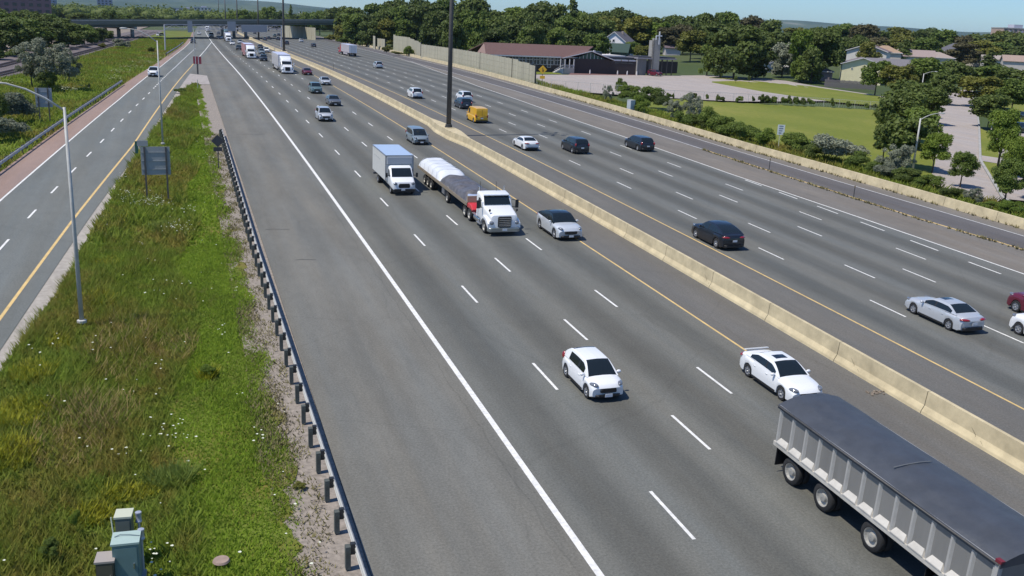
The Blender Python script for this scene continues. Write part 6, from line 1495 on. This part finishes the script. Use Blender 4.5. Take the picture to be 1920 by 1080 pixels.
# beyond the bridge
BEY = ['high at the far left', 'just right of the highest left one', 'behind the dark wood at the far left', 'second from the left', 'left of the street lamp', 'between the two right masts, left one', 'between the two right masts, middle one', 'right of the third mast', 'next to the pointed spruce on its left', 'just right of the tall far mast', 'left of the big wood', 'at the left tip of the big wood', 'behind the tall far mast', 'behind the second mast', 'behind the ramp', 'behind the gantry sign', 'behind the first thin mast', 'beside the first thin mast']
for i, (u, Y, vt, w_, k) in enumerate(((210, 640, 18, 30, 'green'), (235, 660, 26, 36, 'green'), (150, 620, 24, 40, 'dark'), (180, 650, 26, 36, 'green'), (265, 800, 30, 30, 'dark'), (455, 760, 19, 30, 'green'), (475, 800, 24, 30, 'green'), (505, 760, 14, 38, 'green'), (520, 820, 20, 30, 'dark'), (575, 760, 24, 30, 'green'), (600, 700, 22, 40, 'green'), (625, 640, 16, 44, 'dark'), (560, 900, 27, 34, 'dark'), (440, 900, 27, 34, 'green'), (300, 900, 29, 34, 'green'), (335, 950, 30, 34, 'dark'), (370, 950, 30, 34, 'green'), (400, 900, 31, 30, 'dark'))):
    tree_px(u, 0, vt, w_, k, '%s tree %s beyond the bridge' % (ADJ[k], BEY[i]), Y=Y, group='trees beyond the bridge')
tree_px(547, 0, 7, 12, 'dark', 'pointed dark spruce beyond the bridge', Y=760, form='cone')
# far woodland that reads as one mass
r = np.random.default_rng(3); bl = []
for i in range(2200):
    Y = 900+3600*r.uniform()**1.6; X = r.uniform(-.55, 1.15)*Y
    h = r.uniform(9, 15); bl.append((X, Y, G(X, Y)+h*.45, r.uniform(8, 16), r.uniform(8, 14), h*.6))
for i in range(500):
    Y = r.uniform(480, 900); X = r.uniform(.28, 1.1)*Y+20
    h = r.uniform(9, 14); bl.append((X, Y, G(X, Y)+h*.45, r.uniform(5, 9), r.uniform(5, 9), h*.6))
for i in range(260):
    Y = r.uniform(420, 900); X = r.uniform(-.55, -.16)*Y-10
    h = r.uniform(9, 14); bl.append((X, Y, G(X, Y)+h*.45, r.uniform(5, 9), r.uniform(5, 9), h*.6))
V = leaf_cloud(bl, 190000, 2.6, 9)
me = mesh_quads('woodland', V, LEAF['dark'], core(bl, .7)); o = link_mesh('woodland', me); o['kind'] = 'stuff'
# ------------------------------------------------------------------ grass blades and flowers
def blades(name, pts, h, wd, mat, seed, lean=.8):
    r = np.random.default_rng(seed); n = len(pts); P = np.array(pts)
    a = r.uniform(0, 2*pi, n); hh = h*r.uniform(.5, 1.35, n)*(1+.35*np.sin(P[:, 0]*1.3+2*np.sin(P[:, 1]*.5)))
    d = np.stack([np.cos(a), np.sin(a), 0*a], 1)*(wd*r.uniform(.6, 1.4, n))[:, None]*.5
    b = r.uniform(0, 2*pi, n); L = np.stack([np.cos(b), np.sin(b), 0*b], 1)*(hh*lean)[:, None]
    V = np.stack([P-d, P+d, P+L+np.stack([0*hh, 0*hh, hh], 1)], 1).reshape(-1, 3)
    me = bpy.data.meshes.new(name); me.vertices.add(3*n); me.vertices.foreach_set('co', V.astype(np.float32).ravel())
    me.loops.add(3*n); me.loops.foreach_set('vertex_index', np.arange(3*n, dtype=np.int32)); me.polygons.add(n)
    me.polygons.foreach_set('loop_start', np.arange(0, 3*n, 3, dtype=np.int32)); me.polygons.foreach_set('loop_total', np.full(n, 3, dtype=np.int32))
    me.materials.append(mat); me.update(); o = link_mesh(name, me); o['kind'] = 'stuff'; return o
def scatter(n, lf, rf, y0, y1, dens, seed, bump=None, pw=1.):
    r = np.random.default_rng(seed); out = []
    while len(out) < n:
        y = y0+(y1-y0)*r.uniform()**pw; a, b = lf(y), rf(y)
        if b <= a: continue
        x = a+(b-a)*r.uniform()
        if dens and r.uniform() > dens(x, y): continue
        p = R3(x, y, -.03+(bump(x, y) if bump else 0)); out.append(tuple(p))
    return out
tall = lambda x, y: (1.0 if x < -.3+.6*sin(y*.3)+(y-40)*.022 else .0)
mown = lambda x, y: (1.0-max(0, min(1, (x-2.3-.45*nz(y*.7, 3))/.9)))*(1 if x > -.5+.6*sin(y*.3)+(y-40)*.022 else 0)
vb2 = lambda x, y: verge_z(x, y)
blades('tall_grass', scatter(72000, lambda y: grassL(y)-.1, lambda y: 3.2, 22, 62, tall, 21, vb2), .34, .06, TALL, 1)
blades('tall_grass', scatter(36000, lambda y: grassL(y)-.1, lambda y: 3.2, 62, 170, tall, 22, vb2), .42, .13, TALL, 2)
blades('low_grass', scatter(60000, lambda y: grassL(y), lambda y: 4.1, 22, 62, mown, 23, vb2), .11, .06, MOWN, 3)
blades('low_grass', scatter(26000, lambda y: grassL(y), lambda y: 4.1, 62, 170, mown, 24, vb2), .14, .13, MOWN, 4)
blades('dry_grass', scatter(9000, lambda y: 2.2, lambda y: 3.9, 20, 110, lambda x, y: .5+.5*sin(y*1.7)*sin(x*3+y*.6), 25), .13, .06, DRYW, 5)
blades('tall_grass', scatter(80000, lambda y: lx(y)+2, lambda y: shoL(y)-.1, 60, 430, lambda x, y: 1, 26, lambda x, y: lb(x, y)*min(1, (shoL(y)-x)/3), 1.2), .42, .24, TALL, 6)
blades('bank_grass', scatter(40000, lambda y: barR(y)+.7, lambda y: barR(y)+7.5, 50, 300, lambda x, y: 1, 27, lambda x, y: -.09, 1.2), .55, .2, TALL, 7)
def patch_pts(L, seed):
    r = np.random.default_rng(seed); out = []
    for u, v, n, sx, sy in L:
        p = at(u, v)
        for i in range(n):
            a = r.uniform(0, 6.28); q = sqrt(r.uniform()); x = p.x+cos(a)*q*sx; y = p.y+sin(a)*q*sy
            if grassL(y)-.4 < x-bend(y) < 4: out.append(tuple(R3(x-bend(y), y, -.05+verge_z(x, y))))
    return out
YG = leafmat('yellow_green', (.24, .25, .02), (.42, .40, .03), .1)
blades('yellow_weeds', patch_pts([(60, 700, 900, .8, 1.2), (40, 770, 1200, .9, 1.4), (20, 850, 900, .8, 1.2), (110, 640, 300, .5, .8), (200, 490, 250, .7, 1.2), (175, 950, 500, .6, .6), (240, 910, 500, .9, .5), (390, 700, 200, .35, .4), (190, 560, 200, .8, 1.2), (225, 400, 200, .8, 2)], 31), .38, .08, YG, 8)
blades('reed_patch', patch_pts([(320, 885, 900, .75, .7), (340, 215, 600, 1.1, 4), (300, 420, 300, .8, 1.5)], 32), .62, .05, LEAF['green'], 9)
blades('straw', patch_pts([(130, 800, 900, 1.6, 3), (230, 640, 900, 1.5, 4), (330, 640, 300, .9, 2), (200, 760, 500, 1.2, 2)], 33), .5, .035, plain('straw', (.30, .22, .09), .9), 10)
blades('dry_grass', patch_pts([(500, 760, 1500, .7, 4), (520, 860, 1300, .7, 2), (470, 620, 1200, .6, 5), (430, 440, 900, .6, 8)], 34), .12, .06, plain('dry_stems', (.22, .19, .09), .9), 11)
def flowers(name, spots, seed, r0=.042, z=(.35, .75), mat=None):
    r = np.random.default_rng(seed); m_ = MB()
    for x, y, n, sp in spots:
        for i in range(n):
            a = r.uniform(0, 6.28); q = sp*sqrt(r.uniform()); X = x+cos(a)*q; Y = y+sin(a)*q*1.5; h = r.uniform(*z)
            P = R3(X, Y, h+(verge_z(X, Y) if X > grassL(Y) and X < 3.2 else -.1)); s = r0*r.uniform(.6, 1.4)
            m_.add([P+Vector((cos(k*1.257)*s, sin(k*1.257)*s*.9, .01*(k % 2))) for k in range(5)]+[P], [(0, 1, 2, 3, 4)])
            m_.add([P+Vector((0, 0, -h)), P+Vector((.012, 0, -h)), P+Vector((.004, 0, -.01))], [(0, 1, 2)], 1)
    return tag(m_.build(name, [mat or plain('white_flower', (.66, .68, .54), .8), LEAF['green']]), kind='stuff')
def pxs(L): return [(at(u, v).x-bend(at(u, v).y), at(u, v).y, n, s) for u, v, n, s in L]
flowers('wild_carrot_flowers', pxs([(265, 378, 70, 1.6), (290, 384, 40, 1.2), (335, 430, 40, 1.2), (348, 400, 14, 1.), (232, 340, 10, .6), (310, 805, 16, .9), (265, 465, 3, .3), (330, 540, 6, 1.), (300, 560, 4, 1), (420, 345, 14, 1.), (390, 300, 16, 1.2), (410, 280, 14, 1.), (300, 690, 4, .2), (440, 560, 4, .2), (415, 635, 6, .4), (110, 655, 4, .3), (245, 730, 3, .3), (285, 1060, 14, .6), (250, 860, 5, .8), (320, 830, 8, .8), (480, 840, 6, .4), (70, 680, 4, .5), (200, 640, 4, 1)]), 5)
r = random.Random(8)
flowers('wild_flowers', [((grassL(y)+(3.4-grassL(y))*r.random()), y, 1, .2) for y in [22+140*r.random()**1.5 for _ in range(110)]], 6, .045, (.15, .5))
flowers('wild_carrot_flowers', pxs([(300, 105, 60, 3.5), (272, 120, 60, 3), (245, 130, 40, 2.5), (228, 138, 40, 2.), (215, 150, 30, 1.6), (130, 172, 40, 1.4), (285, 112, 40, 3), (160, 168, 14, 1.2), (20, 158, 14, 2)]), 7, .13, (.4, .9), plain('cream_flower', (.46, .48, .30), .8))
# a few leafier clumps in the verge
for i, (u, v, h, w_, k, lb_) in enumerate(((390, 700, .45, .7, 'bright', 'bright leafy weed in the middle of the verge'), (95, 1040, .6, .6, 'green', 'dark leafy weed left of the utility boxes'), (140, 990, .8, .35, 'bright', 'slender weed stalks left of the boxes'), (340, 175, .9, 2.2, 'green', 'tall weeds at the tip of the verge'), (562, 915, .22, .5, 'olive', 'dry weed tuft by the guard rail'))):
    tree(ground(at(u, v)), h, w_, k, lb_, 'weed', 'shrub', fine=True, stem=False, name='weed_clump')
# tar patch lines and skid marks on the near shoulder
for i, (u, v, L_, a_) in enumerate(((573, 487, 1.2, 1.4), (520, 430, 1.6, 1.5), (470, 252, 3, 1.5))):
    P = at(u, v); m_ = MB(); q = [ground(Vector((P.x+cos(t)*0+(s-.5)*L_, P.y+.1*sin(s*5), 0)), .007) for s, t in ((0, 0), (.33, 0), (.66, 0), (1, 0))]
    m_.add([p+Vector((0, d_, 0)) for p in q for d_ in (-.04, .05)], [(0, 2, 3, 1), (2, 4, 5, 3), (4, 6, 7, 5)]); m_.build('skid_mark', rm, bpy.data.objects['paved_shoulder'])
# ------------------------------------------------------------------ air
HAZE = 0.00004
if HAZE:
    hm_ = bpy.data.materials.new('haze'); hm_.use_nodes = True; nt2 = hm_.node_tree; nt2.nodes.clear()
    pv = nt2.nodes.new('ShaderNodeVolumePrincipled'); pv.inputs['Color'].default_value = (.62, .8, 1, 1); pv.inputs['Density'].default_value = HAZE; pv.inputs['Anisotropy'].default_value = .3
    ou = nt2.nodes.new('ShaderNodeOutputMaterial'); nt2.links.new(pv.outputs[0], ou.inputs['Volume'])
    m_ = MB(); m_.box((0, 4000, 92), (19000, 10400, 210)); o = m_.build('haze', hm_); o['kind'] = 'stuff'
scene.cycles.volume_bounces = 0
